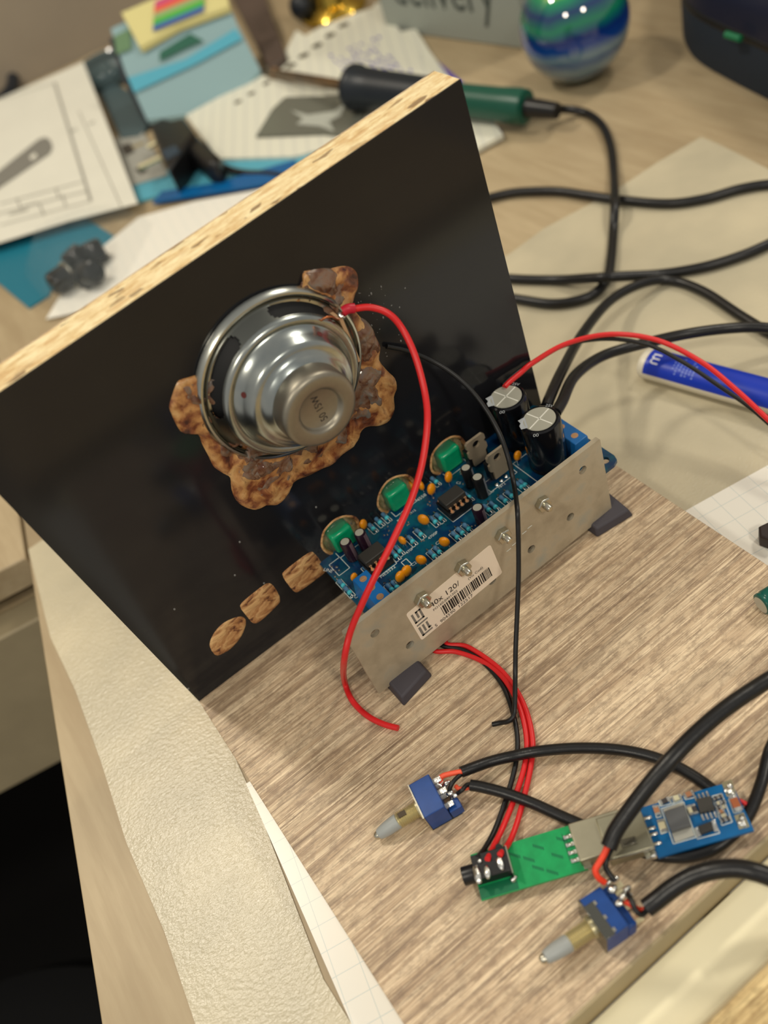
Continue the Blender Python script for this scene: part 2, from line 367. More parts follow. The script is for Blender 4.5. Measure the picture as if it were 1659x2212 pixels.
part('chassis_step', MB(TS).lathe([(25.9, 8.8), (25.5, 10.0), (24.9, 10.7), (24.1, 11.0), (23.2, 10.8), (22.6, 10.5), (22.0, 10.9), (20.6, 13.8), (19.5, 16.2), (18.9, 17.1), (18.2, 17.5), (17.2, 17.6), (16.3, 17.9), (15.2, 18.9), (14.2, 20.4), (13.2, 21)], n=72), [ZINC], spk, 'stepped silver chassis', fix=False)
VH = M('dark red vent hole', (96, 40, 36), .5)
for a in (146, 45, 235, 325):
    a = math.radians(a); c = Vector((20.75*math.cos(a), 20.75*math.sin(a), 13.5)); nr = Vector((math.cos(a)*.9, math.sin(a)*.9, .42)).normalized()
    part('vent_hole', MB(TS).cyl(c-nr*.6, c+nr*.12, 1.05, n=20), [VH], spk)
mg = part('magnet_cup', MB(TS).lathe([(13.7, 18.5), (13.7, 26.0), (13.5, 27.3), (12.9, 28.2), (11.9, 28.6), (8.7, 28.6), (8.1, 28.3), (7.6, 27.6), (7.2, 26.9), (6.9, 26.7), (0, 26.7)], n=72), [M('satin nickel cup', (150, 144, 130), .42, .9, var=.04, vs=600)], spk, 'silver magnet cup with a dished centre', fix=False)
part('printed_rating', MB(TS).text('50 15W', 3.8, 0, 0, z=26.76, a=90, align='CENTER', sx=.86, T=TS @ Matrix.Translation((1.4, 0, 0))), [INK], mg, 'black printed rating', smooth=False)
TE = M('tan terminal board', (186, 150, 112), .5)
mb = MB(T0); q = [aty(*p, -9.8) for p in ((734, 692), (741, 689), (779, 780), (773, 783))]
for p in q: p.y = 0
part('terminal_strip', MB(T0).prism([(p.x, p.z) for p in q], 2.0, 9.8), [TE], spk, 'tan terminal strip at the rim')
s0 = aty(738, 683, -7.5)
part('solder_joint', MB().ball(s0, 1.3, (1, 1, 1.2), lump=.4, fr=.8), [SOLD], spk, angle=80)
part('braid_wire', MB().tube([aty(*p) for p in ((694, 692, -11), (703, 686, -12), (716, 684, -11.5), (730, 690, -9), (738, 685, -7.8))], .42), [COPP], spk, 'copper braided lead')
# ================================================================== speaker wires
def wire(name, label, pts, r, mat, group=None, cat='wire', n=12, r1=None):
    return solo(name, label, cat, MB().tube(pts, r, n, r1=r1), [mat], group, angle=70)
w = [aty(741, 672, -8.2), aty(760, 668, -9), aty(800, 664, -12), aty(840, 678, -16), aty(870, 712, -20), aty(897, 770, -27), aty(918, 850, -35), aty(923, 915, -42), aty(912, 1000, -48), aty(888, 1080, -53), aty(850, 1165, -57), aty(815, 1235, -59.5),
     aty(785, 1298, -60.5), aty(757, 1365, -60.5), aty(743, 1430, -61), at(744, 1470, 5), at(760, 1512, 1.6), at(792, 1545, 1.3), at(828, 1564, 1.3), at(860, 1573, 1.3)]
sw = wire('speaker_wire', 'thick red wire looping down from the loudspeaker, bare end on the board', w, 1.18, RED)
part('heat_shrink', MB().tube([aty(741, 673, -8.2), aty(752, 667, -8.8), aty(765, 666, -9.3)], 1.75), [M('dark red sleeve', (190, 24, 48), .4)], sw, 'dark red sleeve')
w = [aty(835, 748, -1), aty(880, 758, -2.5), aty(930, 778, -6), aty(975, 805, -12), aty(1015, 840, -19), aty(1050, 885, -27), aty(1078, 935, -35), aty(1098, 990, -41), aty(1110, 1045, -47), at(1117, 1095, 51), at(1119, 1135, 47), at(1120, 1185, 40), at(1120, 1250, 31), at(1117, 1330, 21), at(1114, 1400, 13), at(1113, 1460, 6.5), at(1112, 1520, 4.5), at(1109, 1547, 4.2), at(1098, 1558, 3.2), at(1083, 1561, 1.6), at(1064, 1565, 1.0)]
wire('speaker_wire', 'thin black wire dropping from the loudspeaker over the metal plate, hooked end', w, .92, BLKT)
# three wires from under the plate to the socket
wire('signal_wire', 'outer right red wire curving from under the metal plate to the audio socket', [Vector((118, -30, 2)), Vector((108, -44, 1.2)), at(962, 1385, 1.2), at(1010, 1397, 1.2), at(1075, 1441, 1.2), at(1115, 1490, 1.2), at(1140, 1545, 1.2), at(1151, 1605, 1.2), at(1146, 1660, 1.2), at(1130, 1730, 1.2), at(1116, 1780, 1.8), at(1100, 1820, 4), at(1080, 1846, 9.6)], .98, RED, 'wires from the amplifier to the audio socket')
wire('signal_wire', 'inner red wire crossing from under the metal plate to the audio socket', [Vector((112, -30, 2)), Vector((98, -46, 1.2)), at(935, 1402, 1.2), at(985, 1408, 1.2), at(1040, 1428, 1.2), at(1088, 1466, 1.6), at(1121, 1525, 1.8), at(1137, 1590, 1.2), at(1134, 1650, 1.2), at(1113, 1720, 1.2), at(1085, 1790, 2), at(1066, 1828, 5), at(1053, 1856, 9.6)], .98, RED, 'wires from the amplifier to the audio socket')
wire('signal_wire', 'thin black wire beside the red pair, leading to the audio socket', [Vector((115, -30, 2)), Vector((103, -45, 1.1)), at(950, 1388, 1.1), at(1000, 1404, 1.1), at(1045, 1432, 1.0), at(1085, 1480, 1.0), at(1108, 1540, 1.0), at(1118, 1600, 1.0), at(1112, 1660, 1.0), at(1092, 1730, 1.0), at(1070, 1790, 1.4), at(1050, 1828, 4), at(1032, 1852, 9)], .9, BLKT, 'wires from the amplifier to the audio socket')
# ================================================================== amplifier
PZ = 24.0
amp = thing('amplifier_board', 'blue amplifier circuit board with silver heatsink plate standing before the black panel', 'circuit board', (126, -26, 0))
o = [(72, 1), (72, -50), (73, -52), (186, -52), (188.5, -51), (189.5, -48.5), (189.5, -3), (188, 1)]
mb = MB().flat(o, [circ(185.2, -47.5, 1.9, 20)], PZ-1.6, PZ, 0)
def silk(pts, wd=.3):
    for a, b in zip(pts, pts[1:]):
        a = Vector((a[0], a[1], 0)); b = Vector((b[0], b[1], 0)); d = (b-a).normalized(); nn = Vector((-d.y, d.x, 0))*wd/2
        mb.add([a-nn+Vector((0, 0, PZ+.05)), b-nn+Vector((0, 0, PZ+.05)), b+nn+Vector((0, 0, PZ+.05)), a+nn+Vector((0, 0, PZ+.05))], [(0, 1, 2, 3)], 1)
def box2(x0, y0, x1, y1): silk([(x0, y0), (x1, y0), (x1, y1), (x0, y1), (x0, y0)])
for x in POTX: silk([(x-5.6, -1), (x-5.6, -4.6), (x+5.6, -4.6), (x+5.6, -1)])
RES = ((505, 790), (553, 745), (602, 712), (845, 830), (785, 880), (948, 740), (988, 715), (695, 950), (665, 985), (1190, 565), (955, 455), (290, 1195), (335, 1245), (940, 985), (978, 955), (1105, 850), (1142, 820), (1188, 790), (1330, 655), (1378, 635), (1450, 590), (1495, 555), (635, 1225), (672, 1205), (1565, 490), (1590, 475), (470, 1095))
for x, y in RES:
    q = at(650+x/3.318, 900+y/3.318, PZ+1.3); box2(q.x-1.25, q.y-3.2, q.x+1.25, q.y+3.2)
for x0, y0, x1, y1 in ((84, -14, 95, -25), (123.6, -14.8, 134.4, -25.6), (144, -19, 158, -25), (160, -20, 181, -41)): box2(x0, y0, x1, y1)
box2(74.6, -4, 80, -12); box2(96.5, -26, 99, -30)
def pp(px, py, z=PZ): return at(px, py, z)
def z5(x, y, z=PZ): return at(650+x/3.318, 900+y/3.318, z)
def z6(x, y, z=PZ): return at(830+x/7.213, 980+y/7.213, z)
def z7(x, y, z=PZ): return at(680+x/8.506, 1080+y/8.506, z)
for s, p, sz, a in (('NE5532', z5(575, 1160), 2.3, 0), ('4700P', z6(700, 1340), 1.9, 0), ('tda2030', z6(1130, 1000), 2.3, 0), ('C2', z6(820, 1430), 2.2, 0), ('C21', z5(800, 1075), 2.0, 0), ('470P', z5(760, 985), 1.8, 0), ('LINE', z7(150, 1300), 2.2, -62), ('OUT R', z7(640, 1800), 2.2, -50), ('B50K', z5(700, 760), 2.2, 0), ('4558', z5(840, 610), 2.4, 0), ('220U', z5(1340, 570), 1.6, 0), ('7812', z5(1420, 520), 1.9, 0), ('R12', z5(790, 700), 1.7, 0), ('C5', z5(1110, 480), 1.8, -60), ('10U', z5(560, 1090), 1.8, 0)):
    mb.text(s, sz, p.x, p.y, 1, z=PZ+.06, a=a)
board = part('circuit_board', mb, [PCBM, WHITE], amp, 'dark blue printed circuit board', smooth=False)
# heatsink plate
TP = upright((0, -54.6, 0))
hp = [(68.1, 35.5), (77.8, 16.5), (97.6, 16.7), (118.5, 16.3), (138.6, 16.9), (159.2, 17.8), (169.1, 37)]
bp = [(89.3, 35.7), (108.5, 36), (128.1, 36.6), (148, 36.9)]
plate = part('heatsink_plate', MB(TP).flat(rrect(58.2, 179.4, 3.4, 45.9, .8, 2), [circ(x, z, 1.9, 20) for x, z in hp], -2.0, 0), [PLATE], amp, 'dull silver perforated metal plate', angle=30)
for x, z in bp:
    b = part('hex_bolt', MB(TP).lathe([(3.1, 0), (3.3, .3), (3.3, 2.3), (2.9, 2.7), (1.5, 2.7)], (x, z, 0), (0, 0, 1), 6), [NICK], plate, bevel=.15)
    part('bolt_end', MB(TP).lathe([(1.5, 2.0), (1.5, 4.6), (1.1, 5.4), (0, 5.6)], (x, z, 0), (0, 0, 1), 20), [NICK], plate)
# printed price label
lw, lh = 41.0, 19.0
TL = TP @ Matrix.Translation((82.6, 14.3, 0)) @ Matrix.Rotation(math.radians(3.2), 4, 'Z')
mb = MB(TL).flat(rrect(0, lw, 0, lh, 1, 3), [circ(25.5-lw*0+(-.0), 19.6, .01, 3)] if 0 else [], .02, .14, 0)
mb.text('40x 120/', 4.0, 9.3, 12.0, 1, z=.2, sx=1.0)
mb.text('FO160.0401202', 1.75, 9.6, 9.6, 1, z=.2, sx=1.05)
mb.text('(Vis Cod)', 1.9, 27.2, 10.6, 1, z=.2)
mb.text('5  904590  122517', 2.5, 7.2, .7, 1, z=.2, sx=1.0)
x = 12.6; random.seed(3)
while x < 36.8:
    wd = random.choice((.25, .25, .5, .5, .75)); mb.box(x, x+wd, 3.0, 8.7, .15, .19, 1); x += wd+random.choice((.25, .3, .5))
for a, b, c, d in ((1.2, 6.2, 1.6, 2.5), (1.2, 2.2, 1.6, 7.6), (3.0, 3.9, 3.2, 7.6), (4.8, 6.2, 3.2, 4.2), (4.8, 5.7, 3.2, 7.6), (1.2, 6.4, 8.6, 9.4), (1.2, 2.1, 10.6, 16.6), (1.2, 5.6, 10.6, 11.5), (3.1, 4.0, 12.4, 16.6), (4.8, 5.7, 10.6, 16.6), (3.1, 5.7, 15.8, 16.6)):
    mb.box(a, b, c, d, .15, .19, 2)
part('price_label', mb, [LBL, INK, M('grey print', (128, 124, 116), .6)], plate, 'cream sticker printed 40x 120 with a barcode and block logo', smooth=False)
mb = MB(TP)
for x0, z0 in ((128, 25.5), (131, 26.3), (133.3, 27.3), (136.5, 28.2), (139.4, 28.9)): mb.box(x0, x0+2.2, z0, z0+.35, .01, .05)
part('scratch_mark', mb, [WHITE], plate, 'white scratches', smooth=False)
for k, (xa, xb) in enumerate(((62.5, 79), (167, 185))):              # grey rubber wedges gripping the lower corners
    mb = MB().hexa([(xa, -64 if k == 0 else -58.5, .02), (xb, -61, .02), (xb, -47, .02), (xa, -47, .02)], [(xa+1.2, -62.5 if k == 0 else -57.4, 4.2), (xb-1.2, -59.8, 4.2), (xb-1.2, -48, 6.5), (xa+1.2, -48, 6.5)])
    mb.hexa([(xa+3, -52, 6), (xb-3, -52, 6), (xb-3, -49, 6), (xa+3, -49, 6)], [(xa+4, -51.8, 8), (xb-4, -51.8, 8), (xb-4, -49.5, 8), (xa+4, -49.5, 8)])
    part('rubber_foot', mb, [RUBG], amp, 'grey rubber wedge foot', bevel=.8)
# pots
for k, x in enumerate(POTX):
    body = part('potentiometer', MB().box(x-5, x+5, -3.2, 4.5, PZ, PZ+10.5), [GRNP], amp, 'green potentiometer body', bevel=1.3)
    part('shaft', MB().cyl((x, 4.5, 30), (x, 26, 30), 3), [NICK], body)
    g = MB().ball((x, 1.2, PZ+5.5), 8.2, (1.0, .40, .98), 24, lump=.14, fr=.16)
    part('clear_glue', g, [CLEAR], body, 'clear glossy hot glue over the pot', angle=80)
# big electrolytic capacitors
CT = M('capacitor top', (186, 184, 168), .4, .25)
for cpx, cpy in ((1165, 905), (1093, 857)):
    cp_ = at(cpx, cpy, PZ+24.8); x, y = cp_.x, cp_.y
    c = part('filter_capacitor', MB().lathe([(7.6, 0), (8.1, .6), (8.1, 1.8), (7.8, 2.4), (8.1, 3.0), (8.15, 23.4), (7.9, 24.3), (7.2, 24.8), (6.4, 24.7)], (x, y, PZ), n=48), [M('black shrink sleeve', (14, 14, 18), .16)], amp, 'tall black capacitor')
    mb = MB().lathe([(6.5, 24.6), (6.4, 24.95), (0, 24.95)], (x, y, PZ), n=40); part('vented_top', mb, [CT], c, 'silver cross-scored top')
    mb = MB()
    for a in (12, 102): mb.box(-6.2, 6.2, -.22, .22, 0, .14, 0, T=TR(x, y, PZ+24.93, a))
    part('score_line', mb, [M('score', (240, 238, 226), .35, 0)], c)
    mb = MB(); mb.prism([(-2.4, 5.6), (2.2, 5.6), (1.6, 8.3), (-1.4, 8.2)], PZ+24.9, PZ+25.05) if 0 else mb.add([TR(x, y, PZ+25.0, 62) @ Vector(q) for q in ((-3.2, 5.2, 0), (3.2, 5.2, 0), (2.6, 8.1, -.25), (.4, 7.4, 0), (-.6, 8.2, -.25), (-2.8, 7.9, -.2))], [(0, 1, 2, 3, 4, 5)], 0)
    mb.text('00', 2.3, 0, 0, 0, z=PZ+24.9, T=TR(x-5.4, y-5.9, 0, 140)); mb.text('25V', 2.0, 0, 0, 0, z=PZ+24.9, T=TR(x+6.0, y+3.5, 0, -62))
    mb.add([(x+8.2*math.cos(a), y+8.2*math.sin(a), z) for a in (-.55, -.4, -.25, -.1) for z in (PZ+3, PZ+23.3)], [(0, 2, 3, 1), (2, 4, 5, 3), (4, 6, 7, 5)], 1)
    part('sleeve_print', mb, [M('grey white print', (178, 182, 184), .5), M('brown grey stripe', (112, 98, 90), .4)], c, 'grey white printing', smooth=False)
# small electrolytics
def elec(px, py, r, h, mat, stripe=None, a0=-1.2):
    p = at(px, py, PZ+h); c = part('small_capacitor', MB().lathe([(r-.3, 0), (r, .4), (r, h-.6), (r-.35, h), (r-.8, h)], (p.x, p.y, PZ), n=24), [mat], amp)
    part('capacitor_top', MB().cyl((p.x, p.y, PZ+h-.2), (p.x, p.y, PZ+h+.06), r-.7, n=20), [CT], c)
    if stripe: part('sleeve_stripe', MB().add([(p.x+(r+.06)*math.cos(a0+k*.25), p.y+(r+.06)*math.sin(a0+k*.25), z) for k in range(4) for z in (PZ+.6, PZ+h-.5)], [(0, 2, 3, 1), (2, 4, 5, 3), (4, 6, 7, 5)]), [stripe], c, smooth=False)
VS = M('violet grey stripe', (112, 92, 100), .4)
elec(745, 1170, 2.5, 11, PURP, VS, -1.5); elec(776, 1150, 2.5, 11, PURP, VS, -1.5); elec(1031, 1096, 2.5, 9, PURP, VS, -1.5)
GS = M('silver grey stripe', (120, 122, 128), .35)
elec(1006, 1010, 2.4, 11, PLBLK, GS, -1.2); elec(1031, 1030, 2.5, 11.5, PLBLK, GS, -1.2)
# ceramic capacitors
for px, py, r, yaw in ((785, 1132, 1.0, 40), (969, 1031, 1, 30), (888, 1051, 1, 80), (909, 1049, .95, 80), (932, 1057, 1.05, 25), (915, 1123, 1.1, -60), (869, 1168, .85, -75), (960, 1171, 1, -50), (910, 1210, 1, -50), (878, 1234, 1.05, 10), (865, 1246, 1.05, 10), (765, 1247, .75, 20), (1118, 985, .9, 10)):
    p = at(px, py, PZ+3.2); a = math.radians(yaw); d = Vector((math.cos(a), math.sin(a), 0)); n_ = Vector((-d.y, d.x, 0))
    mb = MB(); c = Vector((p.x, p.y, PZ+3.4))
    b = MB(frame(c, d)); b.ball((0, 0, 0), 2.3*r, (1, .62, 1.12), 16)
    cc = part('ceramic_capacitor', b, [YEL], amp, angle=80)
    part('leads', MB().tube([c-d*.9*r+Vector((0, 0, -1.5)), c-d*1.2+Vector((0, 0, -3.4))], .3, 6, sm=2).tube([c+d*.9*r+Vector((0, 0, -1.5)), c+d*1.2+Vector((0, 0, -3.4))], .3, 6, sm=2), [SOLD], cc)
# resistors
def resistor(p, L=4.5, a=-90):
    b = MB(TR(p.x, p.y, PZ+1.3, a))
    b.tube([(-L/2-1.3, 0, -1.2), (-L/2-1.2, 0, 0), (L/2+1.2, 0, 0), (L/2+1.3, 0, -1.2)], .24, 6, 2, sm=3)
    b.lathe([(.4, -L/2), (.95, -L/2+.3), (1.0, -L/2+1.1), (.8, -L/2+1.5), (.8, L/2-1.5)], (0, 0, 0), (1, 0, 0), 14, 0)
    b.lathe([(.8, L/2-1.5), (1.05, L/2-1.1), (1.0, L/2-.3), (.4, L/2)], (0, 0, 0), (1, 0, 0), 14, 1)
    part('resistor', b, [CYAN, CYANB, SOLD], amp, angle=60)
for x, y in RES:
    resistor(z5(x, y, PZ+1.3))
# chips in sockets
def dip(cx, cy, n=4):
    s = part('chip_socket', MB().box(cx-n*1.27-.4, cx+n*1.27+.4, cy-5.0, cy+5.0, PZ, PZ+4.2), [PLBLK], amp, 'black chip socket', bevel=.2)
    part('chip', MB().box(cx-n*1.25, cx+n*1.25, cy-3.1, cy+3.1, PZ+4.6, PZ+8.0), [DARKCHIP], amp, 'black eight pin chip', bevel=.4)
    for k in range(n):
        x = cx-n*1.27+1.27+2.54*k
        for sgn in (-1, 1):
            part('chip_pin', MB().box(x-.55, x+.55, cy+sgn*3.1-.12*1, cy+sgn*3.95, PZ+5.6, PZ+5.9).box(x-.35, x+.35, cy+sgn*3.7, cy+sgn*3.95, PZ+4.1, PZ+5.8).cyl((x, cy+sgn*4.45, PZ+4.1), (x, cy+sgn*4.45, PZ+4.35), .82, n=14), [PIN], s)
dip(89.2, -19.2); dip(129.0, -20.2)
# screw terminals
def terminal(x0, x1, y0, y1, n, label, z1=PZ+9):
    b = MB().hexa([(x0, y0, PZ), (x1, y0, PZ), (x1, y1, PZ), (x0, y1, PZ)], [(x0+1.6, y0, z1), (x1-.6, y0, z1), (x1-.6, y1, z1), (x0+1.6, y1, z1)])
    t_ = part('screw_terminal', b, [BLUET], amp, label, bevel=.3)
    for k in range(n):
        y = y0+(y1-y0)*(k+.5)/n
        part('terminal_screw', MB().cyl(((x0+x1+1)/2, y, z1), ((x0+x1+1)/2, y, z1+.06), 1.5, n=18).box((x0+x1+1)/2-1.2, (x0+x1+1)/2+1.2, y-.15, y+.15, z1+.05, z1+.12), [PIN], t_)
terminal(74.2, 83.2, -43.5, -25.6, 3, 'blue three way screw terminal')
terminal(177.6, 186.4, -38.5, -22.5, 2, 'blue two way screw terminal behind the tall capacitors', PZ+8)
# voltage regulators
RT = M('tin plated tab', (170, 154, 130), .42, .3)
for px, py in ((1088, 962), (1042, 935)):
    p = at(px, py, 40.5); x1, y = p.x+.6, p.y; x0 = x1-9.6
    TT = upright((x0, y, 0)); o = [(1.4, 26.5), (8.2, 26.5), (8.2, 31), (9.6, 32.5), (9.6, 35), (8.8, 35.6), (8.8, 36.6), (9.6, 37.2), (9.6, 39.5), (8.6, 40.5), (1.0, 40.5), (0, 39.5), (0, 37.2), (.8, 36.6), (.8, 35.6), (0, 35), (0, 32), (1.4, 31)]
    tb = part('voltage_regulator', MB(TT).flat(o, [circ(4.8, 37.2, 1.8, 20)], -1.2, 0), [RT], amp, 'metal tabbed voltage regulator', angle=30)
    part('regulator_body', MB().box(x0, x0+9.6, y+1.0, y+4.6, 26.0, 34.5), [PLBLK], tb, bevel=.3)
    part('regulator_pins', MB().box(x0+1.9, x0+2.8, y+2.4, y+3, PZ, 26.2).box(x0+4.4, x0+5.3, y+2.4, y+3, PZ, 26.2).box(x0+6.9, x0+7.8, y+2.4, y+3, PZ, 26.2), [SOLD], tb)
for k in range(3):
    p = at(1073+k*10, 1048-k*9, PZ); part('solder_joint', MB().ball((p.x, p.y, PZ+.3), .95, (1, 1, .7), 10), [SOLD], amp)
random.seed(11)
for k in range(46):
    p = z5(*random.choice(((480, 830), (520, 1100), (610, 820), (645, 770), (870, 870), (1030, 770), (760, 700), (740, 760), (660, 1010), (820, 930), (900, 900), (600, 940), (930, 610), (1130, 480), (590, 1230), (640, 1195), (1150, 375), (1340, 760), (1230, 790), (250, 1090), (240, 1070), (265, 1110), (370, 1300), (430, 1060))), PZ)
    p.x += random.uniform(-2.2, 2.2); p.y += random.uniform(-2.2, 2.2)
    part('solder_joint', MB().ball((p.x, p.y, PZ+.1), .5, (1, 1, .6), 8), [SOLD], amp)
# ================================================================== toggle switches
def toggle(label, o, yaw, pitch, lever_pitch, kind):
    r = thing('toggle_switch', label, 'switch', (o[0], o[1], 0))
    d = Vector((math.cos(math.radians(yaw)), math.sin(math.radians(yaw)), math.sin(math.radians(pitch))))
    T = frame(o, d)
    H = 11.0
    part('switch_body', MB(T).box(-8.3, -.5, -6.7, 6.7, .3, H), [BLUES], r, 'blue plastic switch body', bevel=.3)
    if kind == 1:
        part('lower_body', MB(T).box(-13.2, -8.6, 2.8, 6.7, .3, 5.0), [BLUES], r, bevel=.3)
        part('mounting_bracket', MB(T).box(-.5, -.1, -6.8, 6.8, 0, H+.15).box(-12, -.5, 5.6, 6.9, 0, .3), [NICK], r, 'silver metal bracket')
    else:
        part('lower_body', MB(T).box(-11.5, -8.3, -6.7, 6.7, .3, H-3.0), [BLUES], r, bevel=.6)
        b = MB(T).box(-.5, -.1, -6.8, 6.8, 0, H+.3).box(-3.6, -.1, -4.2, 6.75, H+.02, H+.32)
        part('mounting_bracket', b, [M('bracket steel with dark reflection', (120, 120, 112), .2, 1.0)], r, 'polished metal bracket', bevel=.08)  # bright steel in itself; a dark reflection is put into the colour
        z = MB(T)
        for y in (-3.4, 1.4, 5.6): z.box(-4.3, -3.5, y-.6, y+.6, H+.02, H+.36)
        part('bracket_tab', z, [NICK], r)
    bz = 5.4
    g = MB(T); pr = [(3.4, -.1), (3.4, .8), (2.7, .9)]
    x = .9
    while x < 8.1: pr += [(3.0, x+.2), (2.4, x+.5)]; x += .7
    pr += [(2.5, 8.6), (1.9, 8.8), (0, 8.8)]
    g.lathe(pr, (0, 0, bz), (1, 0, 0), 24)
    bush = part('threaded_bushing', g, [BRASS], r, 'brass coloured threaded bushing', angle=60)
    if kind == 1: part('key_slot', MB(T).box(4.6, 7.6, -.9, .9, bz+1.9, bz+2.98), [M('dark slot', (70, 56, 36), .5)], bush)
    L = MB(T @ Matrix.Translation((8.2, 0, bz)) @ Matrix.Rotation(math.radians(-lever_pitch), 4, 'Y'))
    L.lathe([(1.5, 0), (2.5, .1), (2.65, .5), (2.5, 5.0), (2.15, 7.6), (1.8, 8.6), (1.2, 9.0)], (0, 0, 0), (1, 0, 0), 24)
    lv = part('lever_sleeve', L, [M('grey sleeve', (158, 162, 160), .45)], r, 'grey plastic lever sleeve')
    L2 = MB(L.T).lathe([(1.5, 8.4), (1.55, 9.2), (1.35, 9.9), (.8, 10.4), (0, 10.5)], (0, 0, 0), (1, 0, 0), 18)
    part('lever_tip', L2, [NICK], lv)
    return r, T
s1, T1 = toggle('blue toggle switch with grey lever standing alone left of the green circuit board', (43.6, -102.9, 0), 168, -2, -12, 1)
s2, T2 = toggle('blue toggle switch with grey lever in front of the green and blue boards', (60.9, -168.2, 0), 174, 7, 4, 2)
def blob(parent, p, r, sc=(1, 1, 1), m=SOLD, name='solder_joint'):
    part(name, MB().ball(p, r, sc, 12, lump=.5, fr=.7), [m], parent, angle=80)
for px, py, z, r in ((966, 1690, 7, 1.0), (972, 1712, 7, 1.2), (984, 1718, 6, 1.0), (978, 1722, 4, .9), (962, 1700, 4, .8)): blob(s1, at(px, py, z), r, (1.3, 1, .8))
for k, (y, z) in enumerate(((-4.5, 8), (0, 8), (4.5, 6), (-4.5, 4), (0, 4))):
    part('terminal_pin', MB(T1).box(-11.2, -8.2, y-.9, y+.9, z-.3, z+.3), [SOLD], s1)
for k, (y, z) in enumerate(((-4.8, 8), (0, 8), (4.8, 8), (-4.8, 3), (0, 3), (4.8, 3))):
    part('terminal_pin', MB(T2).box(-15.0, -11.2, y-.9, y+.9, z-.3, z+.3), [BRASS], s2)
for px, py, z, r in ((1323, 1922, 10, 1.3), (1330, 1898, 9, 1.0), (1345, 1935, 11, 1.2), (1356, 1921, 11, 1.1), (1338, 1950, 9, 1.2), (1362, 1935, 10, .9), (1316, 1905, 9, .8)): blob(s2, at(px, py, z), r, (1.3, 1, .9))
# ================================================================== fat black cables and their conductors
def cable(name, label, pts, r, cond=(), group=None, cat='cable'):
    c = wire(name, label, pts, r, BLK, group, cat, n=16)
    for nm, lab, q, rr, m in cond: part(nm, MB().tube(q, rr, 10), [m], c, lab, angle=70)
    return c
# pair on the left switch
cable('black_cable', 'black cable arching from the left switch over the board to the blue circuit board', [at(996, 1668, 8), at(1020, 1659, 7), at(1060, 1645, 5), at(1110, 1633, 3.5), at(1170, 1622, 4.2), at(1250, 1616, 3), at(1330, 1619, 2.2), at(1400, 1632, 2.2), at(1460, 1655, 2.2), at(1510, 1684, 2.2), at(1555, 1718, 2.2), at(1590, 1740, 2.4)], 1.95,
      [('conductor', 'salmon conductor', [at(1000, 1666, 8.5), at(975, 1671, 8), at(957, 1676, 7.5), at(950, 1684, 7), at(954, 1690, 6.5)], .95, SALM), ('conductor', 'black conductor', [at(1000, 1670, 7.5), at(985, 1682, 8.5), at(975, 1695, 8.5), at(970, 1710, 7)], .8, BLKT)], 'cables soldered to the left switch')
cable('black_cable', 'black cable running from the left switch under the green and blue boards', [at(1016, 1696, 5.5), at(1040, 1700, 5), at(1090, 1713, 3.8), at(1150, 1735, 2.6), at(1210, 1762, 2.0), at(1270, 1788, 1.95), at(1330, 1815, 1.95), at(1400, 1843, 1.95), at(1470, 1851, 1.95), at(1530, 1838, 1.95), at(1580, 1805, 1.95), at(1618, 1757, 2.2), at(1645, 1690, 4), at(1668, 1610, 8), at(1720, 1540, 8), at(1800, 1500, 2)], 1.95,
      [('conductor', 'salmon conductor', [at(1018, 1699, 5), at(1005, 1703, 5), at(992, 1704, 6), at(984, 1698, 6)], .8, SALM), ('conductor', 'black conductor', [at(1018, 1694, 6), at(1008, 1696, 7), at(999, 1706, 8), at(988, 1714, 6.5)], .75, BLKT)], 'cables soldered to the left switch')
cable('black_cable', 'thick black cable rising from the front switch over the metal socket', [at(1315, 1830, 16), at(1330, 1795, 18), at(1362, 1748, 21), at(1405, 1692, 25), at(1450, 1640, 28), at(1500, 1588, 29), at(1560, 1536, 29), at(1620, 1494, 28), at(1690, 1452, 26), at(1800, 1400, 14), at(1900, 1370, 2.6)], 2.55,
      [('conductor', 'orange red conductor', [at(1313, 1826, 16), at(1305, 1845, 15.5), at(1293, 1866, 15), at(1286, 1880, 14.5), at(1293, 1896, 13), at(1306, 1906, 11)], .98, M('orange red insulation', (232, 62, 30), .4)), ('conductor', 'black conductor', [at(1320, 1834, 15), at(1312, 1852, 13), at(1308, 1872, 12), at(1318, 1890, 11.5), at(1328, 1902, 10.5)], .9, BLKT)], 'cables soldered to the front switch')
cable('black_cable', 'thick black cable curving from the front switch off over the pale strip', [at(1396, 1962, 11), at(1420, 1944, 12), at(1455, 1917, 14), at(1495, 1894, 16), at(1540, 1880, 18), at(1590, 1876, 19), at(1640, 1886, 19), at(1700, 1910, 16), at(1790, 1950, 3), at(1860, 1985, -12)], 2.75,
      [('conductor', 'orange red conductor', [at(1392, 1966, 10.5), at(1378, 1965, 10), at(1365, 1955, 10), at(1352, 1948, 9.5)], .95, M('orange red insulation')), ('conductor', 'black conductor', [at(1396, 1968, 11), at(1386, 1976, 11.5), at(1374, 1968, 13), at(1364, 1945, 13), at(1356, 1932, 12)], .85, BLKT)], 'cables soldered to the front switch')
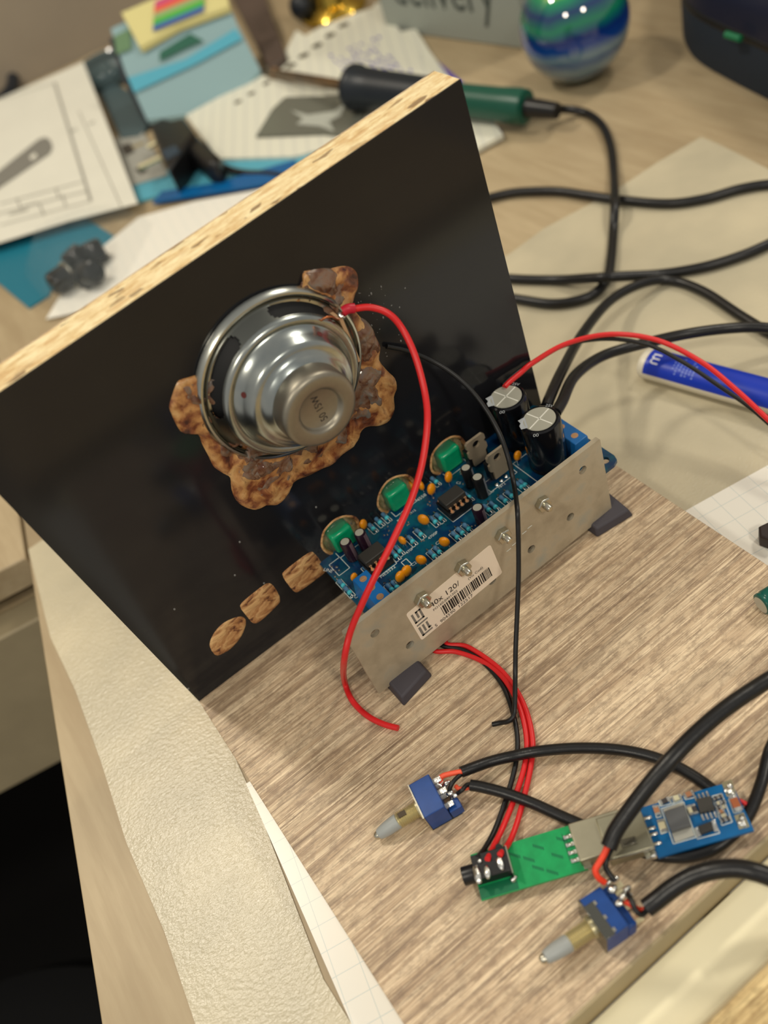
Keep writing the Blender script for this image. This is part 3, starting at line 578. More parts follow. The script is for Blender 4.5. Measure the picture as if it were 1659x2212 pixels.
# ================================================================== green audio dongle
dng = thing('audio_dongle', 'long bright green circuit board with a black audio socket at its end', 'circuit board', (55, -143, 0))
TD = TR(40.8, -140.0, 0, -24.5)
ZD = 4.0
mb = MB(TD).box(0, 35, 0, 15, ZD-1.1, ZD, 0).box(0, 12.6, .2, 4.2, ZD, ZD+.04, 1)
random.seed(5)
for x, y in ((14, 12), (18, 9.5), (20, 6), (24, 3.5), (27, 8), (30, 12.5), (22, 12.4), (9, 13.6)):
    for j in range(6):
        mb.box(x+j*.55-1.5, x+j*.55-1.1, y-j*.35-1, y-j*.35+.1, ZD, ZD+.04, 1)
mb.box(30.4, 30.7, 4, 13, ZD, ZD+.04, 1)
gb = part('circuit_board', mb, [GPCB, M('dark green trace', (6, 104, 66), .3)], dng, 'bright green printed circuit board', smooth=False)
jk = part('audio_socket', MB(TD).box(.4, 12.2, 4.6, 12.6, ZD, ZD+5), [PLBLK], dng, 'black audio socket', bevel=.25)
part('socket_nose', MB(TD).lathe([(1.8, -3.7), (2.9, -3.7), (3.0, -3.4), (3.0, .5)], (0, 8.0, ZD+2.2), (1, 0, 0), 24), [PLBLK], jk)
part('socket_wall', MB(TD).box(12.2, 12.5, 3.6, 12.6, ZD, ZD+5.1), [NICK], jk)
for px, py, r, sc in ((1031, 1888, 1.35, (1, 2.3, .7)), (1053, 1884, 1.1, (1, 2.0, .8)), (1080, 1864, 1.2, (1, 2.0, .8)), (1036, 1860, .8, (1, 1, 1))):
    p = at(px, py, ZD+5.2); part('solder_joint', MB(TD).ball(TD.inverted() @ p, r, sc, 12, lump=.3, fr=.8), [SOLD], jk, angle=80)
p = at(1110, 1898, ZD+.4); part('solder_joint', MB().ball(p, 1.2, (1, 1, .8), lump=.4, fr=.8), [SOLD], dng, angle=80)
part('socket_cap', MB(TD).cyl((9.8, 14.0, ZD), (9.8, 14.0, ZD+1.6), 1.2), [PLBLK], jk)
sh = part('usb_plug', MB(TD).box(33.4, 50, 1.4, 13.8, ZD-.2, ZD+4.3), [M('plug shell', (178, 172, 148), .34, .9, var=.05, vs=200)], dng, 'silver metal plug shell', bevel=.35)
for k in range(4):
    part('plug_pin', MB(TD).box(30.7, 33.6, 3.0+k*2.6, 4.2+k*2.6, ZD, ZD+.5).ball((32, 3.6+k*2.6, ZD+.5), .75, (1.4, .8, .7), 10), [SOLD], sh)
part('plug_tab', MB(TD).box(34, 36.5, .1, 1.4, ZD, ZD+.6), [NICK], sh)
# ================================================================== blue converter
cv = thing('voltage_converter', 'blue circuit board with silver socket pushed onto the green board', 'circuit board', (108, -163, 0))
TC = TR(91.0, -166.2, 0, -24.8)                                     # local origin: lower left board corner
ZC = 5.0
mb = MB(TC).box(0, 30, 0, 16.4, ZC-1.4, ZC, 0)
def ck(x, y): 
    p = at(1380+x/6.636, 1670+y/6.636, ZC); q = TC.inverted() @ p; return q.x, q.y
def rect(pts, w=.28):
    P = [Vector((*ck(*p), 0)) for p in pts]; P.append(P[0])
    for a, b in zip(P, P[1:]):
        d = (b-a).normalized(); n_ = Vector((-d.y, d.x, 0))*w/2
        mb.add([q+Vector((0, 0, ZC+.04)) for q in (a-n_, b-n_, b+n_, a+n_)], [(0, 1, 2, 3)], 1)
rect([(320, 510), (640, 410), (820, 920), (495, 1015)]); rect([(280, 400), (430, 360), (460, 440), (310, 475)]); rect([(435, 350), (595, 305), (625, 390), (470, 440)])
rect([(635, 300), (770, 260), (800, 350), (665, 380)]); rect([(1050, 330), (1190, 295), (1340, 700), (1190, 750)]); rect([(215, 480), (285, 465), (325, 620), (255, 640)]); rect([(265, 680), (360, 660), (410, 840), (320, 875)])
rect([(1285, 375), (1400, 330), (1475, 545), (1365, 575)]); rect([(790, 800), (1080, 680), (1160, 860), (840, 945)])
part('circuit_board', mb, [BPCB, WHITE], cv, 'bright blue printed circuit board', smooth=False)
def quadbox(pts, z0, z1, name, mats, parent, label=None, bevel=0.0):
    P = [ck(*p) for p in pts]; return part(name, MB(TC).prism(P, z0, z1), mats, parent, label, bevel=bevel)
ind = quadbox([(345, 530), (630, 430), (800, 905), (520, 1000)], ZC, ZC+.6, 'inductor', [SILV], cv, 'flat grey inductor')
quadbox([(372, 600), (655, 505), (755, 790), (470, 880)], ZC+.6, ZC+3.0, 'inductor_core', [M('grey ferrite', (96, 98, 100), .42, .4)], ind, 'grey ferrite block', bevel=.2)
ic = quadbox([(825, 400), (1035, 355), (1095, 545), (880, 595)], ZC+.2, ZC+1.6, 'chip', [DARKCHIP], cv, 'black eight pin chip', bevel=.1)
for k in range(4):
    for (ax, ay) in ((815+k*57, 370-k*20), (915+k*60, 640-k*13)):
        x, y = ck(ax, ay); part('chip_pin', MB(TC).box(x-.32, x+.32, y-1.0, y+1.0, ZC+.05, ZC+.5), [SOLD], ic)
quadbox([(850, 790), (1035, 720), (1075, 830), (895, 900)], ZC+.1, ZC+1.7, 'transistor', [M('black epoxy chip')], cv, 'small black power chip', bevel=.1)
quadbox([(795, 800), (850, 790), (900, 905), (840, 930)], ZC, ZC+.5, 'metal_pad', [SOLD], cv)
quadbox([(1040, 690), (1090, 670), (1150, 840), (1080, 850)], ZC, ZC+.5, 'metal_pad', [SOLD], cv)
def smd(x, y, L, W, a, col):
    lx, ly = ck(x, y); T = TC @ TR(lx, ly, ZC, a)
    part('surface_capacitor', MB(T).box(-L*.28, L*.28, -W/2, W/2, .05, .95, 0).box(-L/2, -L*.28, -W/2-.03, W/2+.03, 0, 1.0, 1).box(L*.28, L/2, -W/2-.03, W/2+.03, 0, 1.0, 1), [col, SOLD], cv, smooth=False)
TAN = M('tan ceramic', (168, 118, 84), .4); DKB = M('dark resistor', (60, 56, 56), .4); CRM = M('pale ceramic', (190, 182, 150), .4)
smd(370, 410, 3.2, 1.4, 5, DKB); smd(715, 315, 3.2, 1.5, 5, TAN); smd(255, 545, 3.2, 1.6, 88, TAN); smd(335, 765, 4.0, 2.0, 88, CRM); smd(540, 370, 3.0, 1.5, 4, M('pale led', (210, 204, 170), .3))
smd(735, 545, 3.2, 1.3, 90, CRM); smd(800, 530, 3.2, 1.3, 90, DKB); smd(1385, 440, 5.4, 2.4, 90, M('brown ceramic', (172, 96, 56), .4))
for x, y, c in ((1110, 370, DKB), (1160, 350, DKB), (1150, 440, CRM), (1200, 430, DKB), (1150, 500, DKB), (1205, 500, CRM), (1180, 560, TAN), (1215, 620, CRM), (1215, 690, DKB), (1270, 670, DKB)): smd(x, y, 2.0, 1.1, 5, c)
for pts in ([(1185, 140), (1330, 90), (1400, 320), (1260, 340)], [(1365, 610), (1500, 565), (1590, 770), (1440, 810)]):
    pd = quadbox(pts, ZC, ZC+.12, 'tinned_pad', [M('tinned pad', (180, 172, 140), .3, .85)], cv, 'large tinned pad')
    cx = sum(p[0] for p in pts)/4; cy = sum(p[1] for p in pts)/4
    for dx, dy, r in ((10, 40, 1.2), (-35, 30, .8), (10, -30, 1.0), (35, 55, .8)):
        x, y = ck(cx+dx, cy+dy); part('solder_joint', MB(TC).ball((x, y, ZC+.3), r, (1, 1.2, .6), 12, lump=.6, fr=.8), [SOLD], pd, angle=80)
for k, y in enumerate((4.1, 7.2, 9.1, 12.6)):
    part('socket_pin', MB(TC).box(-.4, 2.6, y-.45, y+.45, ZC, ZC+.3).ball((1.2, y, ZC+.3), .8, (1.6, .7, .5), 10), [SOLD], cv)
MET = M('socket shell', (158, 154, 132), .38, .9, var=.05, vs=200)
us = part('usb_socket', MB(TC).box(-14.4, -.1, 1.6, 15.2, ZC-.9, ZC+4.9), [MET], cv, 'silver metal socket shell', bevel=.4)
mb = MB(TC)
for y in (5.2, 11.6):
    mb.box(-9.6, -4.6, y-1.3, y+1.3, ZC+4.92, ZC+5.0, 0).box(-9.3, -4.9, y-.9, y+.9, ZC+5.0, ZC+5.3, 1)
part('spring_tab', mb, [M('dark gap', (80, 76, 60), .5), NICK], us, bevel=.1)
part('socket_rim', MB(TC).box(-14.5, -.2, 1.3, 1.6, ZC+4.3, ZC+4.8), [NICK], us)
part('mounting_lug', MB(TC).box(-3.6, -.2, .1, 1.5, ZC-.6, ZC+1.4).ball((-1.2, .6, ZC+1), 1.1, (1.2, .8, 1), lump=.4), [SOLD], us)
p = at(1612, 1733, 4); part('solder_wire', MB().tube([at(1590, 1728, 3.2), at(1605, 1733, 3.0), at(1618, 1742, 2.4)], .8), [RED], cv, 'red wire stub behind the board')
# ================================================================== desk, room
ZT = -16.0
DA = math.radians(-11.8); DX = Vector((math.cos(DA), math.sin(DA), 0)); DY = Vector((-math.sin(DA), math.cos(DA), 0))
D0 = Vector((-35.5, 173.4, 0))                                      # desk left edge meets the drawer unit here
TDK = Matrix.Translation(D0) @ Matrix.Rotation(DA, 4, 'Z')
ZF = -760.0
desk = thing('desk', 'pale oak laminate desk carrying all the electronics', 'desk', (400, 0, ZF))
part('desk_top', MB(TDK).box(0, 1300, -900, 755, ZT-26, ZT-.12), [DESK], desk, 'pale oak laminate top', bevel=.6)
for x, y in ((1250, -850), (1250, 650), (30, 650), (40, -860)): part('leg', MB(TDK).box(x-25, x+25, y-25, y+25, ZF, ZT-26), [M('desk leg', (90, 84, 76), .5)], desk)
cab = thing('drawer_unit', 'pale oak drawer unit at the left behind the desk edge', 'drawer unit', (-300, 300, ZF))
part('cabinet_body', MB(TDK).box(-700, -5, 4, 755, -165, ZT-32), [DESK], cab)
part('cabinet_top', MB(TDK).box(-702, -2.0, -4, 755, ZT-20, ZT-.12), [DESK], cab, 'pale top with rounded lip', bevel=1.2)
part('side_panel', MB(TDK).box(-700, -680, 20, 755, ZF, -165), [DESK], cab)
part('side_panel', MB(TDK).box(-25, -6, 560, 755, ZF, -165), [DESK], cab)
for k, (z1, z0) in enumerate(((ZT-33, -168),)):
    part('drawer_front', MB(TDK).box(-700, -6, -16, 3.5, z0, z1), [M('drawer front', (160, 146, 116), .5, var=.08, vs=30)], cab, bevel=1.5)
fl = part('floor', MB().box(-2600, 2600, -2600, 2600, ZF-20, ZF), [M('dark floor', (12, 11, 11), .7, var=.2, vs=3)], None, kind='structure')
wb = part('wall_back', MB(TDK).box(-2300, 2600, 757, 780, ZF, 1750), [M('warm grey wall', (150, 138, 120), .8, var=.05, vs=8)], None, kind='structure')
ch = thing('stool', 'black padded seat in the dark beside the desk', 'stool', (-300, -60, ZF))
part('seat', MB().lathe([(0, 0), (150, 2), (185, 20), (192, 48), (180, 74), (150, 86), (0, 90)], (-330, 20, -420), n=64), [M('black seat fabric', (8, 8, 9), .9)], ch)
part('stem', MB().cyl((-330, 20, ZF+20), (-330, 20, -420), 26), [M('black steel', (16, 16, 17), .4, .5)], ch)
part('base', MB().cyl((-330, 20, ZF), (-330, 20, ZF+22), 170, 150, c=3), [M('black steel')], ch)
# ================================================================== sheets under everything
P = [at(62, 1188, ZT), at(110, 1378, ZT), at(164, 1493, ZT), at(219, 1646, ZT), at(274, 1821, ZT), at(356, 2013, ZT), at(424, 2216, ZT), at(560, 2420, ZT), Vector((-2, -300, ZT)), Vector((-10, -150, ZT)), at(760, 2212, ZT), at(700, 2117, ZT), at(553, 1734, ZT), Vector((2, 10, ZT)), Vector((100, -60, ZT)), Vector((190, -150, ZT)), Vector((300, -215, ZT)), Vector((560, -200, ZT)), at(1800, 440, ZT), at(1659, 366, ZT), at(1560, 316, ZT), at(1515, 297, ZT), at(1420, 352, ZT), at(1330, 412, ZT), at(1175, 495, ZT), at(1106, 546, ZT), Vector((150, 158, ZT)), at(85, 1172, ZT)]
for p in P: p.z = ZT-.1
solo('packing_foam_sheet', 'large pale grey foam sheet spread over the desk under the boards', 'packing sheet', sheet(P, .5), [FOAM], smooth=False)
t = NT('squared paper'); 
br = t.n('ShaderNodeTexBrick', _offset=0.0, Scale=1.0); br.inputs['Color1'].default_value = rgb(240, 237, 226); br.inputs['Color2'].default_value = rgb(240, 237, 226); br.inputs['Mortar'].default_value = rgb(196, 208, 206); br.inputs['Mortar Size'].default_value = .012
br.inputs['Brick Width'].default_value = 1.0; br.inputs['Row Height'].default_value = 1.0
t.l(t.co((110, 110, 110), (0, 0, .2)), br.inputs['Vector']); t.set(Base__Color=br.outputs[0], Roughness=.3); SQ = t.m
P = [Vector((-3.3, -36, ZT+.42)), Vector((211, -65.4, ZT+.42)), at(1659, 1005, ZT+.42), Vector((330, -92, ZT+.42)), Vector((300, -215, ZT+.42)), Vector((100, -181.5, ZT+.42)), Vector((-22, -190, ZT+.42))]
solo('squared_paper', 'white squared paper sheet lying partly under the wood-effect board', 'paper', sheet(P, .15), [SQ], smooth=False)
# strip and second board at the lower right
mb = MB().box(-6, 330, at(1659, 2080, 0).y+1.2, -182.6, -15.2, -13.6)
solo('cream_strip', 'smooth cream strip lying along the near edge of the wood-effect board', 'board', mb, [M('cream melamine', (246, 238, 204), .4, var=.03, vs=30)], bevel=.4)
a, b = at(1659, 2080, 0), at(1527, 2212, 0)
mb = MB().box(-20, 340, -420, (a.y+b.y)/2, -16, 0, 0)
w2 = solo('second_board', 'wood-effect board showing only at the lower right corner', 'board', mb, [WOOD2], bevel=.2)
part('edge_band', MB().box(-20, 340, (a.y+b.y)/2, (a.y+b.y)/2+.9, -16, -.1), [EDGE], w2)
# loose parts at the right border
cc = thing('loose_capacitor', 'green capacitor with silver end lying on the board at the right', 'capacitor', at(1645, 1310, 0))
c0 = at(1643, 1307, 4.6); d = Vector((1, -.15, 0)).normalized()
part('green_sleeve', MB().lathe([(3.4, 0), (4.2, .4), (4.3, 1.3), (4.0, 1.9), (4.3, 2.6), (4.3, 14), (3.8, 14.6)], c0, d, 28), [M('dark green sleeve', (6, 84, 74), .25)], cc, 'dark green sleeve')
part('silver_end', MB().cyl(c0-d*.06, c0+d*.4, 3.3, n=24), [M('capacitor top')], cc, 'scored silver end')
p = at(1665, 1150, -10); solo('black_connector', 'dark six-sided plastic piece on the white paper at the right border', 'connector', MB().lathe([(4.6, 0), (5, .5), (5, 6), (4.4, 6.6)], (p.x, p.y, ZT+.6), (0, 0, 1), 6), [M('brown black plastic', (44, 32, 30), .5)], bevel=.3)
# ================================================================== glue tube
A = at(1392, 782, -9); B = at(1720, 872, -9); d = (B-A).normalized(); L = (B-A).length
TG = frame(A, d)
r0 = 8.2
tu = thing('glue_tube', 'blue and white glue tube lying behind the metal plate', 'tube', Vector((A.x, A.y, ZT)))
def flatlathe(T, prof, n=40, sz=.82, mi=0, a0=0, a1=360):
    mb = MB(T); v = []; f = []; m = n if a1-a0 < 360 else n-1
    for r, h in prof:
        for k in range(n):
            a = math.radians(a0+(a1-a0)*k/(n-1 if a1-a0 < 360 else n)); v.append((h, r*math.cos(a), r*sz*math.sin(a)))
    for j in range(len(prof)-1):
        for k in range(n-1 if a1-a0 < 360 else n):
            k2 = (k+1) % n; f.append((j*n+k, j*n+k2, (j+1)*n+k2, (j+1)*n+k))
    return mb.add(v, f, mi)
part('tube_body', flatlathe(TG, [(0, 0), (r0*.9, 0), (r0, 1.2), (r0, 2.5), (r0, L), (0, L+.1)]), [M('cream tube plastic', (222, 216, 198), .35)], tu, 'cream tube plastic')
part('blue_label', flatlathe(TG, [(r0+.08, 3.6), (r0+.08, L)], a0=-8, a1=172), [M('royal blue label', (22, 54, 176), .32)], tu, 'royal blue printed wrap', fix=False)
mb = MB(); import itertools
def ontube(body, size, x, ang, rot=0.0):
    vs_f = MB(); vs_f.text(body, size, 0, 0, 0, z=0, a=rot); o = []
    for p in vs_f.v:
        a = math.radians(ang)+p.y/(r0); o.append(TG @ Vector((x+p.x, (r0+.16)*math.cos(a), (r0+.16)*.82*math.sin(a))))
    mb.add(o, vs_f.f, 0, T=Matrix.Identity(4))
ontube('m', 9.0, 10.0, 82, 90)
random.seed(4)
for k in range(7):
    y0 = 70+random.uniform(0, 25)
    for j in range(5):
        a0, a1 = y0+j*11, y0+j*11+random.uniform(5, 9); xx = 17.5+k*1.7; mb.add([TG @ Vector((x_, (r0+.15)*math.cos(math.radians(a_)), (r0+.15)*.82*math.sin(math.radians(a_)))) for x_, a_ in ((xx, a0), (xx+.9, a0), (xx+.9, a1), (xx, a1))], [(0, 1, 2, 3)], 1)
for k in range(5): ontube('glue stick', 1.7, 13+k*2.0, 60+6*k, 0) if 0 else None
part('white_lettering', mb, [M('white lettering', (224, 228, 236), .5), M('pale blue small print', (110, 130, 205), .5)], tu, 'white lettering', smooth=False)
mb = MB()
ontube('0101900234870 19', 3.0, 6, -18, 0)
part('grey_lettering', mb, [M('grey lettering', (140, 134, 124), .5)], tu, 'grey numbers along the side', smooth=False)
# ================================================================== cords behind the panel
def cord(name, label, pts, r, cat='cord', group=None): return wire(name, label, pts, r, BLK, group, cat, n=14)
zc = ZT+2.7+.5
e = [at(1180, 880, 30), at(1188, 858, 29), at(1212, 805, 24), at(1258, 722, 10), at(1318, 650, -2), at(1388, 612, -8), at(1450, 606, zc), at(1520, 630, zc), at(1600, 682, zc), at(1680, 730, zc), at(1790, 790, zc)]
cord('power_cord', 'left of two black cords leaving the tall capacitors, arching high over the foam sheet', e, 2.5)
e = [at(1200, 892, 30), at(1214, 868, 28), at(1242, 812, 22), at(1300, 770, 12), at(1380, 745, 8), at(1480, 722, 8), at(1580, 709, 4), at(1660, 709, 2), at(1800, 730, -2)]
pc = cord('power_cord', 'lower black cord from the tall capacitors passing above the blue glue tube', e, 2.5)
e = [aty(1090, 836, -6), aty(1102, 824, -5), aty(1125, 805, -4.2), aty(1152, 783, -3.2), at(1225, 742, 40), at(1320, 722, 32), at(1420, 735, 26), at(1515, 782, 20), at(1590, 842, 14), at(1659, 906, 8), at(1740, 980, 2), at(1820, 1050, -12)]
wire('supply_wire', 'red wire arching from behind the tall capacitor over the blue glue tube', e, 1.15, RED, 'thin pair of wires at the right')
e = [aty(1086, 832, -3.2), aty(1108, 812, -2.6), aty(1130, 796, -2.2), aty(1155, 781, -1.8), at(1220, 746, 38), at(1310, 732, 30), at(1400, 745, 22), at(1480, 785, 16), at(1555, 835, 11), at(1620, 880, 7), at(1690, 940, 2), at(1790, 1020, -12)]
wire('supply_wire', 'thin black wire running beside the arching red wire', e, .95, BLKT, 'thin pair of wires at the right')
# soldering iron
IA, IB = at(772, 190, 7), at(1138, 232, 0); d = (IB-IA).normalized()
ir = thing('soldering_iron', 'soldering iron with green handle and black guard lying behind the panel', 'soldering iron', Vector((IA.x, IA.y, ZT)))
Lh = (IB-IA).length
part('guard', MB().lathe([(4, -6), (16.5, -5), (17.3, -3.5), (17.3, 1), (16.0, 3), (15.0, 20), (12.6, 84), (10, 86)], IA, d, 40), [M('blue black guard plastic', (20, 28, 36), .4)], ir, 'blue black flared guard')
part('handle', MB().lathe([(10, 84), (10.9, 88), (11.0, 100), (11.2, Lh-22), (12.0, Lh-8), (11.4, Lh-1), (9, Lh)], IA, d, 36), [M('dark green handle', (16, 78, 62), .35)], ir, 'dark green handle')
part('strain_relief', MB().lathe([(6.5, Lh-1), (6, Lh+12), (5.2, Lh+24)], IA, d, 20), [PLBLK], ir)
IT = at(583, 157, -9); sd = (IT-IA); sl = sd.length; sd.normalize()
t = NT('heated steel barrel'); f = t.noise(1.0, (14, 14, 14), 2); t.set(Base__Color=t.ramp(f, [(.35, rgb(96, 84, 76)), (.6, rgb(150, 118, 84))]), Metallic=.9, Roughness=.35); BAR = t.m
part('heating_barrel', MB().lathe([(4.2, 4), (4.2, sl-14), (5.2, sl-13), (5.2, sl-4), (3.5, sl-2)], IA, sd, 24), [BAR], ir, 'heat tinted metal barrel')
part('tip', MB().lathe([(2.6, sl-3), (2.2, sl+6), (.6, sl+16)], IA, sd, 16), [PLBLK], ir)
q = IA+d*(Lh+20)
e = [q, at(1215, 236, -8), at(1262, 243, zc), at(1298, 268, zc), at(1318, 312, zc), at(1326, 370, zc), at(1328, 436, zc+6.8), at(1325, 500, zc), at(1320, 560, zc), at(1312, 600, zc), at(1285, 634, zc), at(1240, 651, zc), at(1190, 656, zc), at(1130, 648, zc), at(1060, 636, zc), at(980, 620, zc)]
cord('iron_cord', 'black cord curving down from the soldering iron handle', e, 2.7)
e = [at(440, 318, 4), at(462, 346, -2), at(490, 364, -9), at(530, 374, zc+1), at(600, 380, zc), at(760, 420, zc), at(900, 450, zc), at(1010, 440, zc), at(1070, 424, zc), at(1120, 415, zc), at(1200, 413, zc), at(1270, 422, zc), at(1340, 432, zc), at(1440, 440, zc), at(1520, 430, zc), at(1600, 408, zc), at(1670, 398, zc), at(1760, 400, zc), at(1790, 440, zc), at(1740, 490, zc), at(1659, 528, zc), at(1600, 553, zc), at(1520, 577, zc), at(1430, 592, zc), at(1345, 597, zc+5), at(1310, 599, zc+6.8), at(1275, 601, zc+5), at(1200, 605, zc), at(1100, 602, zc), at(1000, 590, zc), at(900, 585, zc)]
cord('plug_cord', 'long black cord looping from the plug behind the panel across the foam sheet', e, 2.75)
# ================================================================== plug
pl = thing('mains_plug', 'angled black mains plug lying on the papers behind the panel', 'plug', at(400, 290, ZT))
def hull(pxs, z0, z1, name, mats, parent, label=None, bevel=0., shrink=1.0, lab=None):
    P = [at(*p, z1) for p in pxs]; mb = MB(); n = len(P)
    mb.add([Vector((p.x, p.y, z0)) for p in P]+[Vector((p.x, p.y, z1)) for p in P], [tuple(range(n-1, -1, -1)), tuple(range(n, 2*n))]+[(i, (i+1) % n, n+(i+1) % n, n+i) for i in range(n)])
    return part(name, mb, mats, parent, label, bevel=bevel)
hull([(322, 268), (352, 253), (372, 258), (398, 252), (420, 285), (395, 318), (362, 366), (345, 330)], ZT+1.5, 10, 'plug_body', [PLBLK], pl, bevel=3)
hull([(398, 262), (420, 284), (472, 332), (466, 352), (440, 352), (400, 318), (385, 290)], ZT+1.5, 6, 'cord_grip', [PLBLK], pl, bevel=4)
hull([(348, 325), (378, 312), (388, 326), (360, 345)], 8, 10.6, 'plug_face', [M('slate face', (44, 60, 74), .5)], pl, bevel=.5)
for a, b in (((300, 362), (348, 340)), ((318, 318), (338, 308))):
    part('plug_prong', MB().tube([at(*a, 2), at(*b, 2)], 2.3, sm=2), [BRASS], pl)
# ================================================================== papers and things at the back
def flatobj(name, label, cat, pxs, z, th, mats, group=None, **kw):
    return solo(name, label, cat, sheet([at(*p, z) for p in pxs], th), mats, group, smooth=False, **kw)
DP = Tilt(at(298, 440, ZT+9), at(0, 525, ZT+9), at(180, 134, ZT+22))
ds = solo('drawing_sheet', 'large white printed drawing sheet at the upper left', 'paper', sheet([DP(*p) for p in ((-70, 250), (0, 214), (180, 134), (298, 440), (150, 478), (0, 525), (-120, 560))], .4), [PAPER], smooth=False)
mb = MB()
def strip(px1, px2, w, z, mi=0):
    a, b = (DP(*px1, .8), DP(*px2, .8)) if z is None else (at(*px1, z), at(*px2, z)); dd = (b-a).normalized(); nn = Vector((-dd.y, dd.x, 0))*w/2
    mb.add([a-nn, b-nn, b+nn, a+nn], [(0, 1, 2, 3)], mi)
zs = None
strip((118, 178), (196, 434), 2.4, zs); strip((118, 178), (0, 215), 1, zs); strip((196, 434), (0, 486), 1, zs); strip((170, 240), (262, 446), .8, zs)
for a, b in (((178, 392), (0, 440)), ((188, 412), (-5, 462)), ((120, 406), (128, 428)), ((85, 440), (95, 465)), ((36, 428), (46, 452)), ((134, 420), (142, 445))): strip(a, b, 1.2, zs)
for a, b in (((150, 285), (166, 278)), ((192, 268), (204, 262)), ((20, 462), (60, 452)), ((50, 446), (80, 438))): strip(a, b, 4, zs, 2)
mb.add([DP(*p, .8) for p in ((-10, 375), (84, 300), (98, 296), (108, 302), (114, 318), (108, 332), (96, 340), (-10, 412))], [tuple(range(8))], 1)
mb.add([DP(*p, .9) for p in ((64, 338), (76, 330), (80, 338), (68, 346))], [(0, 1, 2, 3)], 3)
part('printed_drawing', mb, [M('grey line', (150, 148, 138), .6), M('mid grey print', (126, 124, 116), .6), M('pale grey print', (176, 174, 162), .6), M('paper hole', (222, 220, 206), .6)], ds, 'grey printed strap drawing and title block', smooth=False)
TEAL = M('teal card', (22, 112, 134), .4); LB = M('light blue plastic', (86, 168, 190), .3)
flatobj('teal_card', 'teal card under the bag of knobs at the left', 'card', [(-60, 480), (40, 500), (180, 470), (260, 520), (120, 600), (108, 640), (64, 668), (0, 615), (-60, 590)], ZT+.1, 1.2, [TEAL])
flatobj('squared_sheet', 'white lined sheet between the drawing sheet and the top edge of the panel', 'paper', [(300, 470), (420, 436), (700, 385), (760, 430), (560, 560), (330, 640), (100, 690), (130, 640), (190, 560)], ZT+1.6, .4, [SQ])
t = NT('clear bag film'); f = t.noise(60., detail=3, dist=.6); t.set(Base__Color=rgb(190, 200, 200), Roughness=.08, Alpha=.07, IOR=1.4); t.bump(f, 1.0, .006); BAG = t.m
mb = MB(); gx = [(62, 540), (120, 505), (210, 470), (300, 455), (330, 480), (290, 560), (240, 640), (170, 700), (110, 660), (50, 590)]
P = [at(*p, ZT+4) for p in gx]; c = sum(P, Vector())/len(P); n = len(P); v = []; f = []
for j, (t_, zz) in enumerate(((1, 0), (.86, 10), (.6, 24), (.3, 28), (.02, 29))):
    for p in P: q = c+(p-c)*t_; v.append((q.x, q.y, ZT+2.2+zz+2*noise.noise(q*.05)))
for j in range(4):
    for k in range(n): f.append((j*n+k, j*n+(k+1) % n, (j+1)*n+(k+1) % n, (j+1)*n+k))
solo('zip_bag', 'clear plastic bag of black knobs behind the left part of the panel', 'bag', mb.add(v, f), [BAG], fix=False)
for k, (px, py, lab, dr) in enumerate(((132, 610, 'shiny black knob lying nearest the left in the clear bag', (-.9, -.2, .1)), (165, 562, 'black knob on the left of the upper two in the clear bag', (-.2, .3, .9)), (203, 548, 'black knob on the right of the upper two in the clear bag', (.1, .3, .9)), (200, 596, 'black knob nearest the panel edge in the clear bag', (.3, -.7, .3)))):
    p = at(px, py, -6); ax = Vector(dr).normalized()
    kn = thing('control_knob', lab, 'knob', Vector((p.x, p.y, ZT+2)), 'black knobs in the clear bag')
    part('knob_body', MB().lathe([(8.5, -7), (9.2, -6.5), (8.6, 5), (7.8, 7), (6.5, 7.6), (0, 7.6)], p+Vector((0, 0, 2)), ax, 28), [M('glossy black knob', (24, 26, 28), .16)], kn)
    part('skirt', MB().lathe([(8.4, -8), (10.4, -8), (10.4, -6.6), (9.2, -6.2)], p+Vector((0, 0, 2)), ax, 28), [NICK if k == 0 else PLBLK], kn)
# rulers
flatobj('ruler', 'dark blue transparent ruler touching the top edge of the panel', 'ruler', [(332, 442), (352, 418), (470, 400), (640, 350), (640, 385), (560, 405)], ZT+2.4, 2.2, [M('deep blue plastic', (8, 92, 152), .25)])
flatobj('folder', 'light blue plastic folder under the plug', 'folder', [(285, 400), (420, 352), (520, 330), (700, 290), (760, 330), (640, 362), (470, 400), (350, 425), (300, 440)], ZT+.3, 2.0, [LB])
ca = flatobj('picture_card', 'small grey card printed with two pins beside the plug', 'card', [(248, 300), (306, 280), (364, 378), (285, 402)], ZT+2.6, .6, [M('grey card', (158, 158, 150), .5)])
mb = MB(); strip((276, 322), (312, 308), 7, ZT+3.3); strip((300, 366), (338, 345), 6, ZT+3.3); strip((270, 312), (282, 332), 9, ZT+3.35, 1); strip((298, 362), (312, 372), 7, ZT+3.35, 1)
part('printed_pins', mb, [M('tan print', (150, 138, 104), .5), M('dark print', (60, 56, 50), .5)], ca, smooth=False)
